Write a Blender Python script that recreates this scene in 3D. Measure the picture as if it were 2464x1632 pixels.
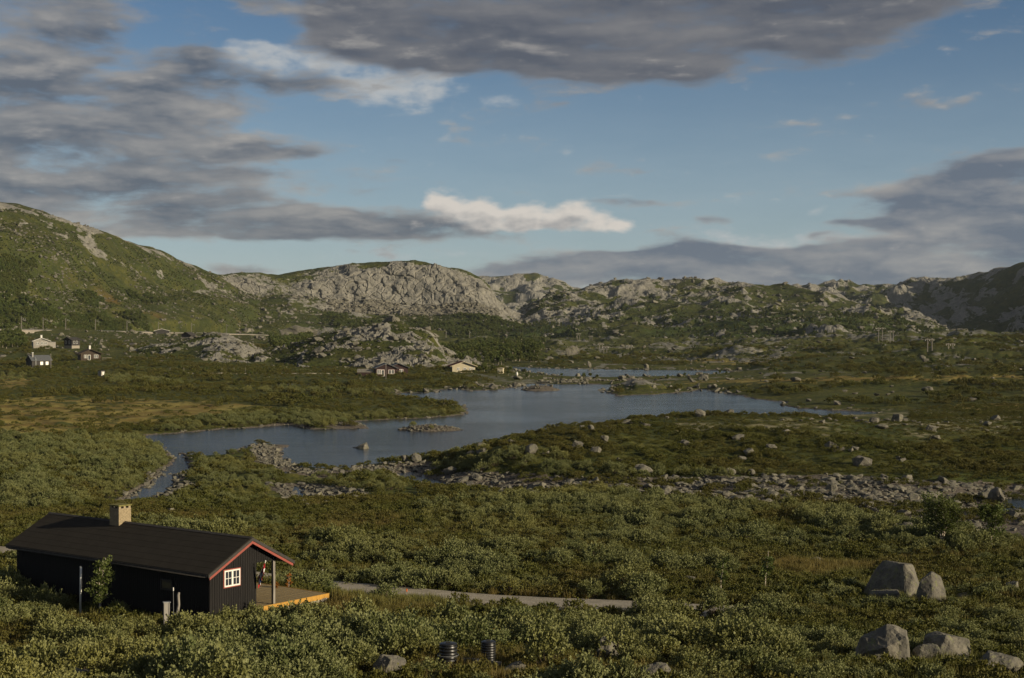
import bpy, bmesh, math, random
import numpy as np
from mathutils import Vector, Matrix, Quaternion

for o in list(bpy.data.objects): bpy.data.objects.remove(o)
scene = bpy.context.scene
COL = scene.collection
random.seed(4)
R = math.radians

# ------------------------------------------------------------------ camera
FPX, CX, HY, CAMZ = 3640.0, 1232.0, 785.0, 17.0      # focal length in photo pixels, horizon row, eye height over the lake
DS = 2464 / 2367.0
cam = bpy.data.cameras.new('camera')
cam.sensor_fit = 'HORIZONTAL'; cam.sensor_width = 23.7; cam.lens = 23.7 * FPX / 2464
cam.shift_y = (HY - 816.0) / 2464.0
cam.clip_start = 0.5; cam.clip_end = 60000
camo = bpy.data.objects.new('camera', cam); COL.objects.link(camo)
camo.location = (0, 0, CAMZ); camo.rotation_euler = (R(90), 0, 0)
scene.camera = camo

# ------------------------------------------------------------------ light
SUN_AZ, SUN_EL = R(118), R(16.5)                      # azimuth clockwise from +Y
SDIR = Vector((math.sin(SUN_AZ) * math.cos(SUN_EL), math.cos(SUN_AZ) * math.cos(SUN_EL), math.sin(SUN_EL)))
sun = bpy.data.lights.new('sun', 'SUN'); sun.energy = 5.0; sun.angle = R(0.6); sun.color = (1.0, 0.86, 0.62)
suno = bpy.data.objects.new('sun', sun); COL.objects.link(suno)
suno.rotation_euler = (-SDIR).to_track_quat('-Z', 'Y').to_euler()
suno.location = (60, -40, 80)
scene.view_settings.view_transform = 'Standard'; scene.view_settings.look = 'None'
scene.view_settings.gamma = 1.0; scene.view_settings.use_curve_mapping = False
scene.view_settings.exposure = 0.10
scene.cycles.use_denoising = True
scene.cycles.max_bounces = 5; scene.cycles.diffuse_bounces = 2; scene.cycles.glossy_bounces = 2
scene.cycles.transmission_bounces = 2; scene.cycles.transparent_max_bounces = 6; scene.cycles.volume_bounces = 0
scene.cycles.caustics_reflective = False; scene.cycles.caustics_refractive = False

# ------------------------------------------------------------------ node helper
class S:
    """A socket with arithmetic, so that node graphs read like formulas."""
    def __init__(s, nt, sock): s.nt, s.k = nt, sock
    def _m(s, op, *a, clamp=False):
        n = s.nt.nodes.new('ShaderNodeMath'); n.operation = op; n.use_clamp = clamp
        for i, v in enumerate((s,) + a):
            if isinstance(v, S): s.nt.links.new(v.k, n.inputs[i])
            else: n.inputs[i].default_value = v
        return S(s.nt, n.outputs[0])
    def __add__(s, o): return s._m('ADD', o)
    __radd__ = __add__
    def __sub__(s, o): return s._m('SUBTRACT', o)
    def __rsub__(s, o): return (s * -1.0) + o
    def __mul__(s, o): return s._m('MULTIPLY', o)
    __rmul__ = __mul__
    def __truediv__(s, o): return s._m('DIVIDE', o)
    def mx(s, o): return s._m('MAXIMUM', o)
    def mn(s, o): return s._m('MINIMUM', o)
    def clamp(s): return s._m('ADD', 0.0, clamp=True)
    def ss(s, a, b):                                   # smoothstep a..b
        n = s.nt.nodes.new('ShaderNodeMapRange'); n.interpolation_type = 'SMOOTHSTEP'
        s.nt.links.new(s.k, n.inputs[0]); n.inputs[1].default_value = a; n.inputs[2].default_value = b
        return S(s.nt, n.outputs[0])

class G:
    """Graph builder for one material / world tree."""
    def __init__(g, nt): g.nt = nt; nt.nodes.clear()
    def node(g, t, **kw):
        n = g.nt.nodes.new(t)
        for k, v in kw.items(): setattr(n, k, v)
        return n
    def link(g, a, b): g.nt.links.new(a.k if isinstance(a, S) else a, b)
    def setin(g, n, key, v):
        if isinstance(v, S): g.nt.links.new(v.k, n.inputs[key])
        elif hasattr(v, 'is_output'): g.nt.links.new(v, n.inputs[key])
        elif isinstance(v, tuple) and len(v) == 3 and n.inputs[key].type == 'RGBA': n.inputs[key].default_value = v + (1,)
        else: n.inputs[key].default_value = v
    def noise(g, vec, scale, detail=4, rough=.55, lac=2.0, dist=0.0):
        n = g.node('ShaderNodeTexNoise'); g.link(vec, n.inputs['Vector'])
        n.inputs['Scale'].default_value = scale; n.inputs['Detail'].default_value = detail
        n.inputs['Roughness'].default_value = rough; n.inputs['Lacunarity'].default_value = lac
        n.inputs['Distortion'].default_value = dist
        return S(g.nt, n.outputs[0])
    def noisec(g, vec, scale, detail=3):
        n = g.node('ShaderNodeTexNoise'); g.link(vec, n.inputs['Vector'])
        n.inputs['Scale'].default_value = scale; n.inputs['Detail'].default_value = detail
        return n.outputs['Color']
    def voro(g, vec, scale, feature='F1', out='Distance'):
        n = g.node('ShaderNodeTexVoronoi', feature=feature); g.link(vec, n.inputs['Vector'])
        n.inputs['Scale'].default_value = scale
        return S(g.nt, n.outputs[out])
    def vm(g, op, a, b=None, c=None):
        n = g.node('ShaderNodeVectorMath', operation=op)
        for i, v in enumerate((a, b, c)):
            if v is None: continue
            if isinstance(v, tuple): n.inputs[i].default_value = v
            else: g.link(v, n.inputs[i])
        return S(g.nt, n.outputs['Value'] if op in ('DOT_PRODUCT', 'LENGTH') else n.outputs[0])
    def mix(g, f, a, b):
        n = g.node('ShaderNodeMix', data_type='RGBA'); n.clamp_factor = True
        g.setin(n, 0, f); g.setin(n, 6, a); g.setin(n, 7, b)
        return S(g.nt, n.outputs[2])
    def attr(g, name):
        n = g.node('ShaderNodeAttribute'); n.attribute_name = name
        return S(g.nt, n.outputs['Fac'])
    def pos(g): return S(g.nt, g.node('ShaderNodeNewGeometry').outputs['Position'])
    def obj(g): return S(g.nt, g.node('ShaderNodeTexCoord').outputs['Object'])
    def rnd(g): return S(g.nt, g.node('ShaderNodeObjectInfo').outputs['Random'])
    def bump(g, h, strength=.5, dist=.1):
        n = g.node('ShaderNodeBump'); g.setin(n, 'Height', h)
        n.inputs['Strength'].default_value = strength; n.inputs['Distance'].default_value = dist
        return n.outputs[0]
    def out(g, color, rough=.9, normal=None, spec=.3, metal=0.0, transl=0.0, tcol=None):
        b = g.node('ShaderNodeBsdfPrincipled'); o = g.node('ShaderNodeOutputMaterial')
        g.setin(b, 'Base Color', color); g.setin(b, 'Roughness', rough)
        g.setin(b, 'Specular IOR Level', spec); g.setin(b, 'Metallic', metal)
        if normal is not None: g.link(normal, b.inputs['Normal'])
        sh = b.outputs[0]
        if transl > 0:
            t = g.node('ShaderNodeBsdfTranslucent'); g.setin(t, 'Color', tcol if tcol is not None else color)
            m = g.node('ShaderNodeMixShader'); m.inputs[0].default_value = transl
            g.link(b.outputs[0], m.inputs[1]); g.link(t.outputs[0], m.inputs[2]); sh = m.outputs[0]
        g.link(sh, o.inputs[0])
        return b

MATS = {}
def mat(name, fn):
    m = bpy.data.materials.new(name); m.use_nodes = True
    fn(G(m.node_tree)); MATS[name] = m
    return m
# ------------------------------------------------------------------ sky
world = bpy.data.worlds.new('World'); scene.world = world; world.use_nodes = True
SKY_STRENGTH = 0.075
def build_world():
    g = G(world.node_tree)
    sky = g.node('ShaderNodeTexSky', sky_type='NISHITA'); sky.sun_disc = False
    sky.sun_elevation = SUN_EL; sky.sun_rotation = SUN_AZ; sky.altitude = 1000; sky.air_density = 1.0; sky.dust_density = 0.25; sky.ozone_density = 3.5
    d = S(g.nt, g.node('ShaderNodeTexCoord').outputs['Generated'])
    sep = g.node('ShaderNodeSeparateXYZ'); g.link(d, sep.inputs[0])
    x, y, z = (S(g.nt, sep.outputs[i]) for i in range(3))
    az = x._m('ARCTAN2', y)                                  # radians, 0 straight ahead
    el = z._m('ARCSINE')
    # clouds are laid out in azimuth / elevation; unit = one thousandth of a radian
    A, E = az * 1000.0, el * 1000.0
    cmb = g.node('ShaderNodeCombineXYZ'); g.link(A, cmb.inputs[0]); g.link(E, cmb.inputs[1]); P0 = S(g.nt, cmb.outputs[0])
    w = g.vm('SUBTRACT', g.noisec(g.vm('MULTIPLY', P0, (1/90., 1/40., 1)), 1.0, 3), (.5, .5, .5))
    P = g.vm('ADD', P0, g.vm('MULTIPLY', w, (62., 30., 0)))
    def px(dx, dy): # photo position -> azimuth, elevation in milliradians
        u = (dx * DS - CX) / FPX; v = (HY - dy * DS) / FPX
        return math.atan(u) * 1000, math.atan(v / math.sqrt(1 + u * u)) * 1000
    K = DS / FPX * 1000
    def blobs(lst, Pv=None):
        acc = None
        for dx, dy, rx, ry, wt in lst:
            a, e = px(dx, dy); sx, sy = 1 / (rx * K), 1 / (ry * K)
            q = g.vm('MULTIPLY_ADD', Pv or P, (sx, sy, 0), (-a * sx, -e * sy, 0))
            v = S(g.nt, g.vm('DOT_PRODUCT', q, q).k)
            n = g.node('ShaderNodeMath', operation='POWER'); n.inputs[0].default_value = math.exp(-1); g.link(v, n.inputs[1])
            ex = S(g.nt, n.outputs[0])
            acc = ex * wt if acc is None else ex._m('MULTIPLY_ADD', wt, acc)
        return acc
    Ps = g.vm('MULTIPLY', P0, (1/74., 1/19., 1)); w2 = g.vm('MULTIPLY', w, (.7, .7, 0)); Ps = g.vm('ADD', Ps, w2)
    n1 = g.noise(Ps, 1.0, 5, .56, 2.1)
    n1s = g.noise(g.vm('ADD', Ps, (.06, .36, 0)), 1.0, 3, .5, 2.1)      # looked up towards the light: gives lit tops and shaded undersides
    n2 = g.noise(g.vm('MULTIPLY', P0, (1/15., 1/8., 1)), 1.0, 4, .55)
    n2s = g.noise(g.vm('ADD', g.vm('MULTIPLY', P0, (1/15., 1/8., 1)), (.2, .4, 0)), 1.0, 3, .5)
    n3 = g.noise(g.vm('MULTIPLY', P0, (1/120., 1/34., 1)), 1.0, 2, .5)
    flank = (n1 - n1s) * 1.9 + (n2 - n2s) * .35 + (n3 - .5) * 1.6
    # ---- layers
    top = blobs([(1000,25,270,105,1.3),(1380,10,420,120,1.35),(1700,20,320,80,1.05),(1930,60,200,55,1.0),(1290,140,210,62,1.0),(1500,140,230,48,.8),
                 (820,60,130,70,.9),(1080,120,190,55,.9),(2080,10,150,30,.6),(1500,-120,900,120,1.2)])
    left = blobs([(60,20,230,95,1.3),(80,125,130,48,1.1),(20,215,220,36,.9),(260,225,230,36,1.0),(440,215,170,52,1.0),(410,135,140,34,.85),(690,180,150,26,.8),
                  (120,300,320,42,1.15),(470,325,240,34,.95),(690,350,110,20,.6),(200,375,320,44,1.1),(600,402,240,18,.65),(120,440,260,54,1.2),(470,470,260,42,1.0),
                  (740,508,300,38,1.0),(980,532,240,24,.9),(330,540,220,26,.7),(620,548,300,18,.9),(850,432,150,14,.5),(640,6,190,15,.65),(920,362,40,10,.4),(560,622,110,9,.55),(-200,300,260,300,1.1)])
    right = blobs([(2380,395,110,50,1.2),(2260,450,140,48,1.1),(2340,510,220,70,1.3),(2160,500,120,30,.9),(2010,522,120,13,.8),(2200,565,170,22,.9),(2120,605,260,34,1.),
                   (1720,592,300,26,.95),(1450,606,260,22,.85),(1270,628,190,14,.6),(2020,650,420,24,1.),(1860,630,300,24,.9),(1620,652,330,14,.8),(1650,500,70,12,.6),(1785,522,34,6,.55),
                   (1440,462,110,12,.6),(1500,640,500,18,.95),(1800,600,420,26,.9),(2100,630,300,40,.9),(1930,548,40,8,.5),(2600,520,200,140,1.2)])
    low = g.vm('ADD', P0, g.vm('MULTIPLY', w, (12., 9., 0)))
    puff = [(1000,470,30,24,1.1),(1042,480,40,24,1.),(1092,494,36,24,.95),(1132,490,32,26,.95),(1180,502,36,20,.9),(1226,492,36,26,1.),(1290,498,38,24,.95),(1336,488,38,28,1.1),(1388,508,34,18,1.),(1430,521,30,13,.95),(1210,523,200,12,.9)]
    cum = blobs(puff, low); cum_up = blobs(puff, g.vm('ADD', low, (3.5, 7.0, 0)))
    wisp = blobs([(610,115,90,24,.85),(730,140,140,26,.9),(880,185,130,40,.95),(990,215,120,40,.95),(1175,243,34,14,.6),(1012,302,16,12,.45),(1900,490,54,18,.8),(1740,545,190,34,.75),
                  (1700,455,40,18,.4),(1960,560,200,16,.6),(1330,335,24,30,.28),(1020,600,320,16,.5),(560,130,50,34,.5),(1060,150,80,40,.6),(1420,450,60,6,.6)])
    # unseen rest of the sky: broken dark cloud, made dense to lower ambient light
    dome = g.vm('DIVIDE', d, None); g.nt.nodes.remove(dome.k.node)
    zz = z.mx(0.02) + 0.10
    dv = g.node('ShaderNodeCombineXYZ'); g.link(x / zz, dv.inputs[0]); g.link(y / zz, dv.inputs[1])
    gn = g.noise(S(g.nt, dv.outputs[0]), .55, 4, .55)
    inside = (az._m('ABSOLUTE').ss(.44, .34)) * (el.ss(.33, .235))
    gen = (gn - .5) * 5.0 + .55
    edge = (n1 - .5) * 3.4 + (n2 - .5) * .55
    def layer(b, thr, soft, e=1.0):
        return (b.mn(1.0) + edge * e - thr).ss(0.0, soft)
    aT = layer(top, .26, .70, .55) * inside; aL = layer(left, .16, .85, .85) * inside; aR = layer(right, .18, .70, .75) * inside
    aC = ((cum * 1.1 + (n2 - .5) * 1.7 + (n1 - .5) * .6) - .22).ss(0.0, 1.0) * inside; aW = (wisp.mn(1.0) + (n2 - .5) * 1.3 + (n1 - .5) * 1.8 - .28).ss(0.0, 1.0) * .85 * inside * (wisp * 3.0).clamp()
    aG = gen.ss(0.0, .8) * (1.0 - inside)
    # ---- cloud light: undersides grey, flanks towards the sun warm and bright, edges thin
    k = 1.0 / SKY_STRENGTH
    def c(r, gg, b): return (r * k, gg * k, b * k)
    # general blue of the sky behind: physical sky, slightly deepened
    base = S(g.nt, sky.outputs[0])
    hsv = g.node('ShaderNodeHueSaturation'); hsv.inputs['Saturation'].default_value = 1.0; hsv.inputs['Value'].default_value = .82; g.link(base, hsv.inputs['Color'])
    col = S(g.nt, hsv.outputs[0])
    # a thin veil of high cloud low over the horizon, all round
    col = g.mix(el.ss(.22, .0) * .55 * (.55 + n1 * .6), col, c(.42, .49, .53))
    col = g.mix(aW, col, c(.46, .47, .47))
    col = g.mix(aG, col, g.mix((flank * .8 + .3 + (1.0 - aG) * .4).clamp(), c(.10, .11, .135), c(.215, .205, .20)))
    col = g.mix(aT * .95, col, g.mix((flank * .75 + .28 + (1.0 - aT) * .75).clamp(), c(.09, .10, .125), c(.225, .22, .22)))
    col = g.mix(aL * .92, col, g.mix((flank * 1.0 + .30 + (1.0 - aL) * .5).clamp(), c(.095, .112, .142), c(.34, .325, .305)))
    col = g.mix(aR * .92, col, g.mix((flank * 1.0 + .25 + (1.0 - aR) * .5).clamp(), c(.11, .135, .178), c(.36, .345, .325)))
    col = g.mix(aC, col, g.mix(((cum_up + (n2s - .5) * 1.2).ss(1.75, .2) * .85 + .18 + (n2 - n2s) * .7).clamp(), c(.27, .275, .285), c(.60, .56, .51)))
    bg = g.node('ShaderNodeBackground'); g.link(col, bg.inputs['Color']); bg.inputs['Strength'].default_value = SKY_STRENGTH
    wo = g.node('ShaderNodeOutputWorld'); g.link(bg.outputs[0], wo.inputs[0])
build_world()
world.cycles.sampling_method = 'MANUAL'; world.cycles.sample_map_resolution = 256
# ------------------------------------------------------------------ numpy noise
_rng = np.random.RandomState(11)
_T2 = _rng.rand(256, 256).astype(np.float32)
_T3 = _rng.rand(64, 64, 64).astype(np.float32)
def vn2(x, y):
    xi = np.floor(x); yi = np.floor(y); fx = (x - xi).astype(np.float32); fy = (y - yi).astype(np.float32)
    xi = xi.astype(np.int64); yi = yi.astype(np.int64)
    fx = fx * fx * (3 - 2 * fx); fy = fy * fy * (3 - 2 * fy)
    x0, x1, y0, y1 = xi & 255, (xi + 1) & 255, yi & 255, (yi + 1) & 255
    a = _T2[x0, y0]; b = _T2[x1, y0]; c = _T2[x0, y1]; d = _T2[x1, y1]
    return (a + (b - a) * fx) * (1 - fy) + (c + (d - c) * fx) * fy
def vn3(x, y, z):
    xi = np.floor(x); yi = np.floor(y); zi = np.floor(z)
    fx, fy, fz = x - xi, y - yi, z - zi
    xi, yi, zi = xi.astype(np.int64), yi.astype(np.int64), zi.astype(np.int64)
    fx = fx * fx * (3 - 2 * fx); fy = fy * fy * (3 - 2 * fy); fz = fz * fz * (3 - 2 * fz)
    x0, x1, y0, y1, z0, z1 = xi & 63, (xi + 1) & 63, yi & 63, (yi + 1) & 63, zi & 63, (zi + 1) & 63
    def l(a, b, t): return a + (b - a) * t
    return l(l(l(_T3[x0, y0, z0], _T3[x1, y0, z0], fx), l(_T3[x0, y1, z0], _T3[x1, y1, z0], fx), fy),
             l(l(_T3[x0, y0, z1], _T3[x1, y0, z1], fx), l(_T3[x0, y1, z1], _T3[x1, y1, z1], fx), fy), fz)
def fbm2(x, y, oct=4, rough=.5, ridge=False):
    s = 0; a = 1.0; t = 0
    for i in range(oct):
        ang = .7 * i; c, sn = math.cos(ang), math.sin(ang); f = 2.03 ** i
        v = vn2((x * c - y * sn) * f + 17.3 * i, (x * sn + y * c) * f + 9.1 * i)
        if ridge: v = 1 - np.abs(2 * v - 1)
        s = s + a * v; t += a; a *= rough
    return s / t
def fbm3(p, oct=4, rough=.5, ridge=False):
    s = 0; a = 1.0; t = 0
    for i in range(oct):
        f = 2.03 ** i
        v = vn3(p[..., 0] * f + 5.1 * i, p[..., 1] * f + 3.7 * i, p[..., 2] * f + 8.3 * i)
        if ridge: v = 1 - np.abs(2 * v - 1)
        s = s + a * v; t += a; a *= rough
    return s / t
_J = _rng.rand(32, 32, 32, 4)
def worley3(p):
    """nearest feature point: distance, second distance and a random value per cell"""
    b = np.floor(p).astype(np.int64)
    d1 = np.full(p.shape[:-1], 9.); d2 = d1.copy(); v = d1 * 0
    for i in (-1, 0, 1):
        for j in (-1, 0, 1):
            for k in (-1, 0, 1):
                c = b + (i, j, k); r = _J[c[..., 0] & 31, c[..., 1] & 31, c[..., 2] & 31]
                d = ((c + r[..., :3] - p) ** 2).sum(-1)
                m = d < d1
                d2 = np.where(m, d1, np.minimum(d2, d)); v = np.where(m, r[..., 3], v); d1 = np.where(m, d, d1)
    return np.sqrt(d1), np.sqrt(d2), v
def sst(a, b, x):
    t = np.clip((x - a) / (b - a), 0, 1); return t * t * (3 - 2 * t)

# ------------------------------------------------------------------ photo position <-> place
def ray(dx, dy, d):                      # displayed-photo position at a depth -> world
    return np.array([(dx * DS - CX) / FPX * d, d, CAMZ - (dy * DS - HY) / FPX * d])
def proj(x, y, z):                       # world -> displayed-photo position
    return ((x / y) * FPX + CX) / DS, (HY - (z - CAMZ) / y * FPX) / DS
def on_water(dx, dy):
    return ray(dx, dy, FPX * CAMZ / (dy * DS - HY))[:2]

LAKE = [(330,1007),(420,1000),(510,993),(600,988),(665,983),(720,993),(850,990),(800,977),(860,972),(980,967),(1062,960),(1086,951),(1072,941),(1010,931),(930,919),
        (912,913),(930,908),(1000,907),(1012,901),(1060,898),(1100,904),(1160,900),(1190,893),(1203,887),(1300,888),(1420,889),(1440,892),(1408,900),(1404,908),(1430,915),
        (1520,912),(1590,906),(1620,900),(1690,909),(1745,923),(1815,930),(1808,938),(1850,944),(1950,950),(2045,955),(1965,962),(1750,968),(1620,972),(1500,981),(1400,993),
        (1340,1005),(1250,1024),(1150,1040),(1060,1052),(1000,1063),(930,1068),(860,1074),(815,1079),(802,1088),(740,1084),(690,1080),(652,1064),(640,1046),(657,1031),(600,1027),
        (570,1034),(545,1050),(490,1056),(440,1054),(420,1048),(432,1066),(438,1088),(410,1108),(398,1132),(364,1152),(310,1167),(282,1174),(262,1166),(300,1144),(345,1119),
        (370,1096),(396,1073),(402,1060),(380,1043),(345,1023)]
WATERS = [LAKE,
    [(1135,845),(1200,849),(1300,852.5),(1500,855.5),(1692,857),(1690,863.5),(1560,870),(1400,873),(1290,870),(1225,861),(1180,856)],
    [(1285,878),(1360,877),(1470,880),(1470,883),(1350,882)],
    [(436,889),(600,886.5),(760,889.5),(800,895),(700,894.5),(560,893.5),(436,892.5)],
    [(664,921),(700,919),(760,918.5),(792,922),(750,926),(690,926)],
    [(645,1091),(690,1089),(694,1098),(655,1101)],
    [(668,1126),(700,1122),(716,1140),(722,1158),(700,1168),(640,1170),(632,1160),(672,1152)],
    [(900,1094),(960,1090),(1000,1108),(1050,1122),(1075,1128),(1060,1136),(1000,1126),(940,1108)],
    [(1074,1127),(1120,1125),(1150,1132),(1236,1136),(1230,1143),(1150,1142),(1090,1137)],
    [(2205,1190),(2240,1176),(2300,1170),(2310,1156),(2350,1148),(2470,1146),(2560,1150),(2560,1205),(2367,1200),(2290,1197)]]
WPOLY = [np.array([on_water(*p) for p in w]) for w in WATERS]
def sdf_water(x, y):
    """metres from the nearest shore, negative in the water"""
    best = np.full(x.shape, 1e9); inside = np.zeros(x.shape, bool)
    for W in WPOLY:
        ins = np.zeros(x.shape, bool)
        n = len(W)
        for i in range(n):
            a, b = W[i], W[(i + 1) % n]; e = b - a
            t = np.clip(((x - a[0]) * e[0] + (y - a[1]) * e[1]) / (e @ e + 1e-9), 0, 1)
            dd = (x - a[0] - t * e[0]) ** 2 + (y - a[1] - t * e[1]) ** 2
            best = np.minimum(best, dd)
            if abs(b[1] - a[1]) > 1e-9:
                m = ((a[1] > y) != (b[1] > y)) & (x < (b[0] - a[0]) * (y - a[1]) / (b[1] - a[1]) + a[0])
                ins ^= m
        inside |= ins
    d = np.sqrt(best); return np.where(inside, -d, d)
def in_poly(poly, X, Y):
    m = np.zeros(np.shape(X), bool); n = len(poly)
    for i in range(n):
        (ax, ay), (bx, by) = poly[i], poly[(i + 1) % n]
        if abs(by - ay) > 1e-9:
            m ^= ((ay > Y) != (by > Y)) & (X < (bx - ax) * (Y - ay) / (by - ay) + ax)
    return m

# ------------------------------------------------------------------ the valley floor
GD = np.array([14, 20, 30, 40, 50, 58, 66, 75, 90, 110, 130, 160, 210, 300, 400, 500, 560, 640, 720, 850, 1000, 1200, 1500, 2500, 9000], float)
GPX = np.array([-900, 0, 400, 800, 1232, 1650, 2050, 2464, 3300], float)
GZ = np.array([
 # -900    0   400   800  1232  1650  2050  2464  3300
 [8.6,  8.6, 8.6,  8.6,  8.6,  8.6,  8.6,  8.6,  8.6],
 [8.2,  8.2, 8.2,  8.2,  8.2,  8.2,  8.2,  8.2,  8.2],
 [7.2,  7.2, 7.2,  7.2,  7.2,  7.2,  7.3,  7.4,  7.4],
 [6.2,  6.2, 6.2,  6.2,  6.2,  6.2,  6.3,  6.4,  6.4],
 [4.8,  4.8, 4.9,  5.0,  5.0,  5.0,  5.0,  5.1,  5.1],
 [3.6,  3.6, 3.8,  4.2,  4.4,  4.3,  4.2,  4.2,  4.2],
 [2.7,  2.7, 2.9,  3.0,  3.0,  3.0,  3.1,  3.2,  3.2],
 [2.1,  2.1, 2.2,  2.1,  2.0,  2.1,  2.3,  2.5,  2.5],
 [1.8,  1.8, 1.7,  1.5,  1.4,  1.5,  1.7,  1.9,  1.9],
 [1.6,  1.5, 1.4,  1.3,  1.3,  1.2,  1.3,  1.3,  1.3],
 [1.4,  1.2, 1.1,  1.1,  1.1,  1.0,  1.0,  .9,   .9],
 [1.3,  1.0, .7,   .7,   .6,   .7,   .8,   .8,   .8],
 [1.3,  1.2, .9,   .6,   .8,   .8,   1.1,  1.5,  2.],
 [1.5,  1.2, .9,   .9,   .6,   .35,  .5,   1.4,  3.],
 [1.6,  1.2, 1.0,  1.0,  .7,   .7,   1.6,  3.0,  5.],
 [3.0,  1.6, 1.2,  1.1,  .6,   .5,   2.0,  4.8,  8.],
 [5.0,  3.4, 3.0,  2.0,  .5,   .4,   2.6,  6.5,  11.],
 [9.0,  7.6, 5.5,  3.6,  1.0,  1.3,  4.2,  8.5,  14.],
 [10.,  8.8, 7.6,  5.5,  2.0,  3.4,  6.2,  10.5, 16.],
 [13.,  11.2,9.5,  6.5,  3.5,  5.0,  8.5,  11.5, 18.],
 [22.,  19., 11.5, 8.0,  5.0,  6.0,  8.0,  10.,  16.],
 [26.,  20., 11.,  7.5,  5.0,  6.0,  7.0,  8.0,  14.],
 [20.,  10., 8.,   6.0,  4.0,  4.0,  4.0,  5.0,  10.],
 [8.,   6.,  5.,   4.0,  2.0,  2.0,  2.0,  2.0,  5.],
 [5.,   5.,  5.,   4.0,  2.0,  2.0,  2.0,  2.0,  5.]])
_LG = np.log(GD)
def base_z(u, d):
    px = np.clip(u * FPX + CX, GPX[0] + 1, GPX[-1] - 1); ld = np.clip(np.log(d), _LG[0] + 1e-6, _LG[-1] - 1e-6)
    i = np.clip(np.searchsorted(GPX, px) - 1, 0, len(GPX) - 2); j = np.clip(np.searchsorted(_LG, ld) - 1, 0, len(_LG) - 2)
    fx = (px - GPX[i]) / (GPX[i + 1] - GPX[i]); fy = (ld - _LG[j]) / (_LG[j + 1] - _LG[j])
    fx = fx * fx * (3 - 2 * fx)
    return (GZ[j, i] * (1 - fx) + GZ[j, i + 1] * fx) * (1 - fy) + (GZ[j + 1, i] * (1 - fx) + GZ[j + 1, i + 1] * fx) * fy

# low rises: crest given by its place in the photo and its depth; half sizes in metres (across, along the view), power of the flank
MOUNDS = [ # dx, dy crest, depth, rx, ry, exponent
 (1680, 974, 206, 26, 34, 2.2), (1950, 982, 214, 22, 36, 2.2), (2250, 988, 215, 24, 40, 2.0), (1380, 1004, 188, 13, 22, 2.2),(1200,1042,172,8,13,2.),
 (2330, 790, 640, 60, 90, 2.0), (2150, 815, 560, 40, 50, 2.0), (1960, 832, 560, 45, 40, 2.), (1780, 838, 680, 40, 50, 2.),
 (1700, 786, 900, 32, 60, 2.2), (1770, 790, 930, 30, 60, 2.0), (1330, 818, 760, 30, 40, 2.), (2060, 772, 900, 80, 70, 2.), (1500, 812, 900, 60, 60, 2.),
 (2000, 868, 420, 40, 30, 2.), (2250, 890, 380, 45, 30, 2.), (1830, 884, 400, 24, 20, 2.),
 (60, 838, 560, 30, 26, 2.), (20, 800, 660, 40, 30, 2.), (260, 852, 600, 50, 40, 2.),
 (880, 912, 365, 26, 9, 2.), (740, 935, 330, 30, 12, 2.), (990, 888, 470, 16, 12, 2.), (1120, 872, 520, 26, 16, 2.)]
ISLES = [ # dx, dy of the middle at the water line, half width px, half depth m, height m
 (995, 994, 76, 3.6, .75), (775, 986, 72, 3.2, .65), (1248, 901, 46, 9, 1.1), (1112, 897, 52, 7, 1.0), (830, 1035, 16, 1.2, .15), (1480, 902, 70, 12, 2.6), (1300, 886, 60, 6, .6), (1370, 884, 50, 6, .8), (1450, 882, 36, 7, 1.0)]
CABIN = dict(P0=np.array([-14.82, 74.0]), gx=np.array([.607, .794]), ax=np.array([-.794, .607]))
ROAD = [(-46, 108.5), (-36, 104.5), (-24, 98), (-14, 92.0), (-6, 87.6), (0, 84.8), (6.6, 82.0), (10.0, 80.6), (12.5, 79.4)]
def road_dist(x, y):
    b = np.full(np.shape(x), 1e9)
    for a, c in zip(ROAD[:-1], ROAD[1:]):
        a = np.array(a, float); e = np.array(c, float) - a
        t = np.clip(((x - a[0]) * e[0] + (y - a[1]) * e[1]) / (e @ e), 0, 1)
        b = np.minimum(b, (x - a[0] - t * e[0]) ** 2 + (y - a[1] - t * e[1]) ** 2)
    return np.sqrt(b)

# polygons in the displayed photo that say what grows or lies where (they are looked up at each ground point's own place)
STONE_FIELD = [(985,1092),(1040,1086),(1200,1096),(1400,1104),(1640,1104),(1900,1098),(2100,1108),(2367,1122),(2500,1124),(2500,1260),(2300,1245),(2080,1212),(1900,1182),(1700,1160),(1500,1140),(1330,1130),(1250,1140),(1080,1128),(1000,1115)]
GRAVEL = [[(575,1030),(655,1030),(640,1048),(655,1066),(700,1082),(800,1090),(815,1080),(930,1070),(1000,1066),(1010,1095),(900,1095),(790,1100),(720,1100),(650,1092),(590,1066)],
          [(250,1160),(330,1130),(400,1130),(430,1118),(470,1122),(400,1150),(330,1185),(240,1186)], [(620,1120),(720,1118),(860,1138),(830,1158),(720,1172),(620,1180),(480,1188),(300,1186),(300,1176),(480,1178),(610,1172),(650,1150)],
          [(340,1098),(400,1080),(430,1090),(400,1130),(330,1140)]]
OCHRE = [[(0,925),(120,918),(330,925),(560,932),(640,942),(500,958),(300,985),(180,1000),(0,1010)], [(0,868),(60,870),(70,890),(0,900)], [(1700,877),(2000,873),(2367,868),(2367,876),(2050,882),(1800,884),(1500,884)],
         [(2200,936),(2367,930),(2367,945),(2200,948)], [(1790,1302),(1990,1296),(2020,1330),(1900,1348),(1800,1330)], [(770,1370),(960,1368),(1060,1400),(1000,1420),(800,1440),(775,1400)], [(1600,828),(1840,836),(1700,842),(1560,838)],
         [(650,1420),(760,1400),(900,1390),(900,1440),(780,1450)]]
PALE = [[(1500,968),(1640,962),(1900,966),(2000,990),(1900,1000),(1700,990),(1560,992)], [(1850,975),(2367,960),(2367,1000),(2100,1030),(1900,1010)], [(1850,945),(2150,944),(2300,960),(2000,966)]]

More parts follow.
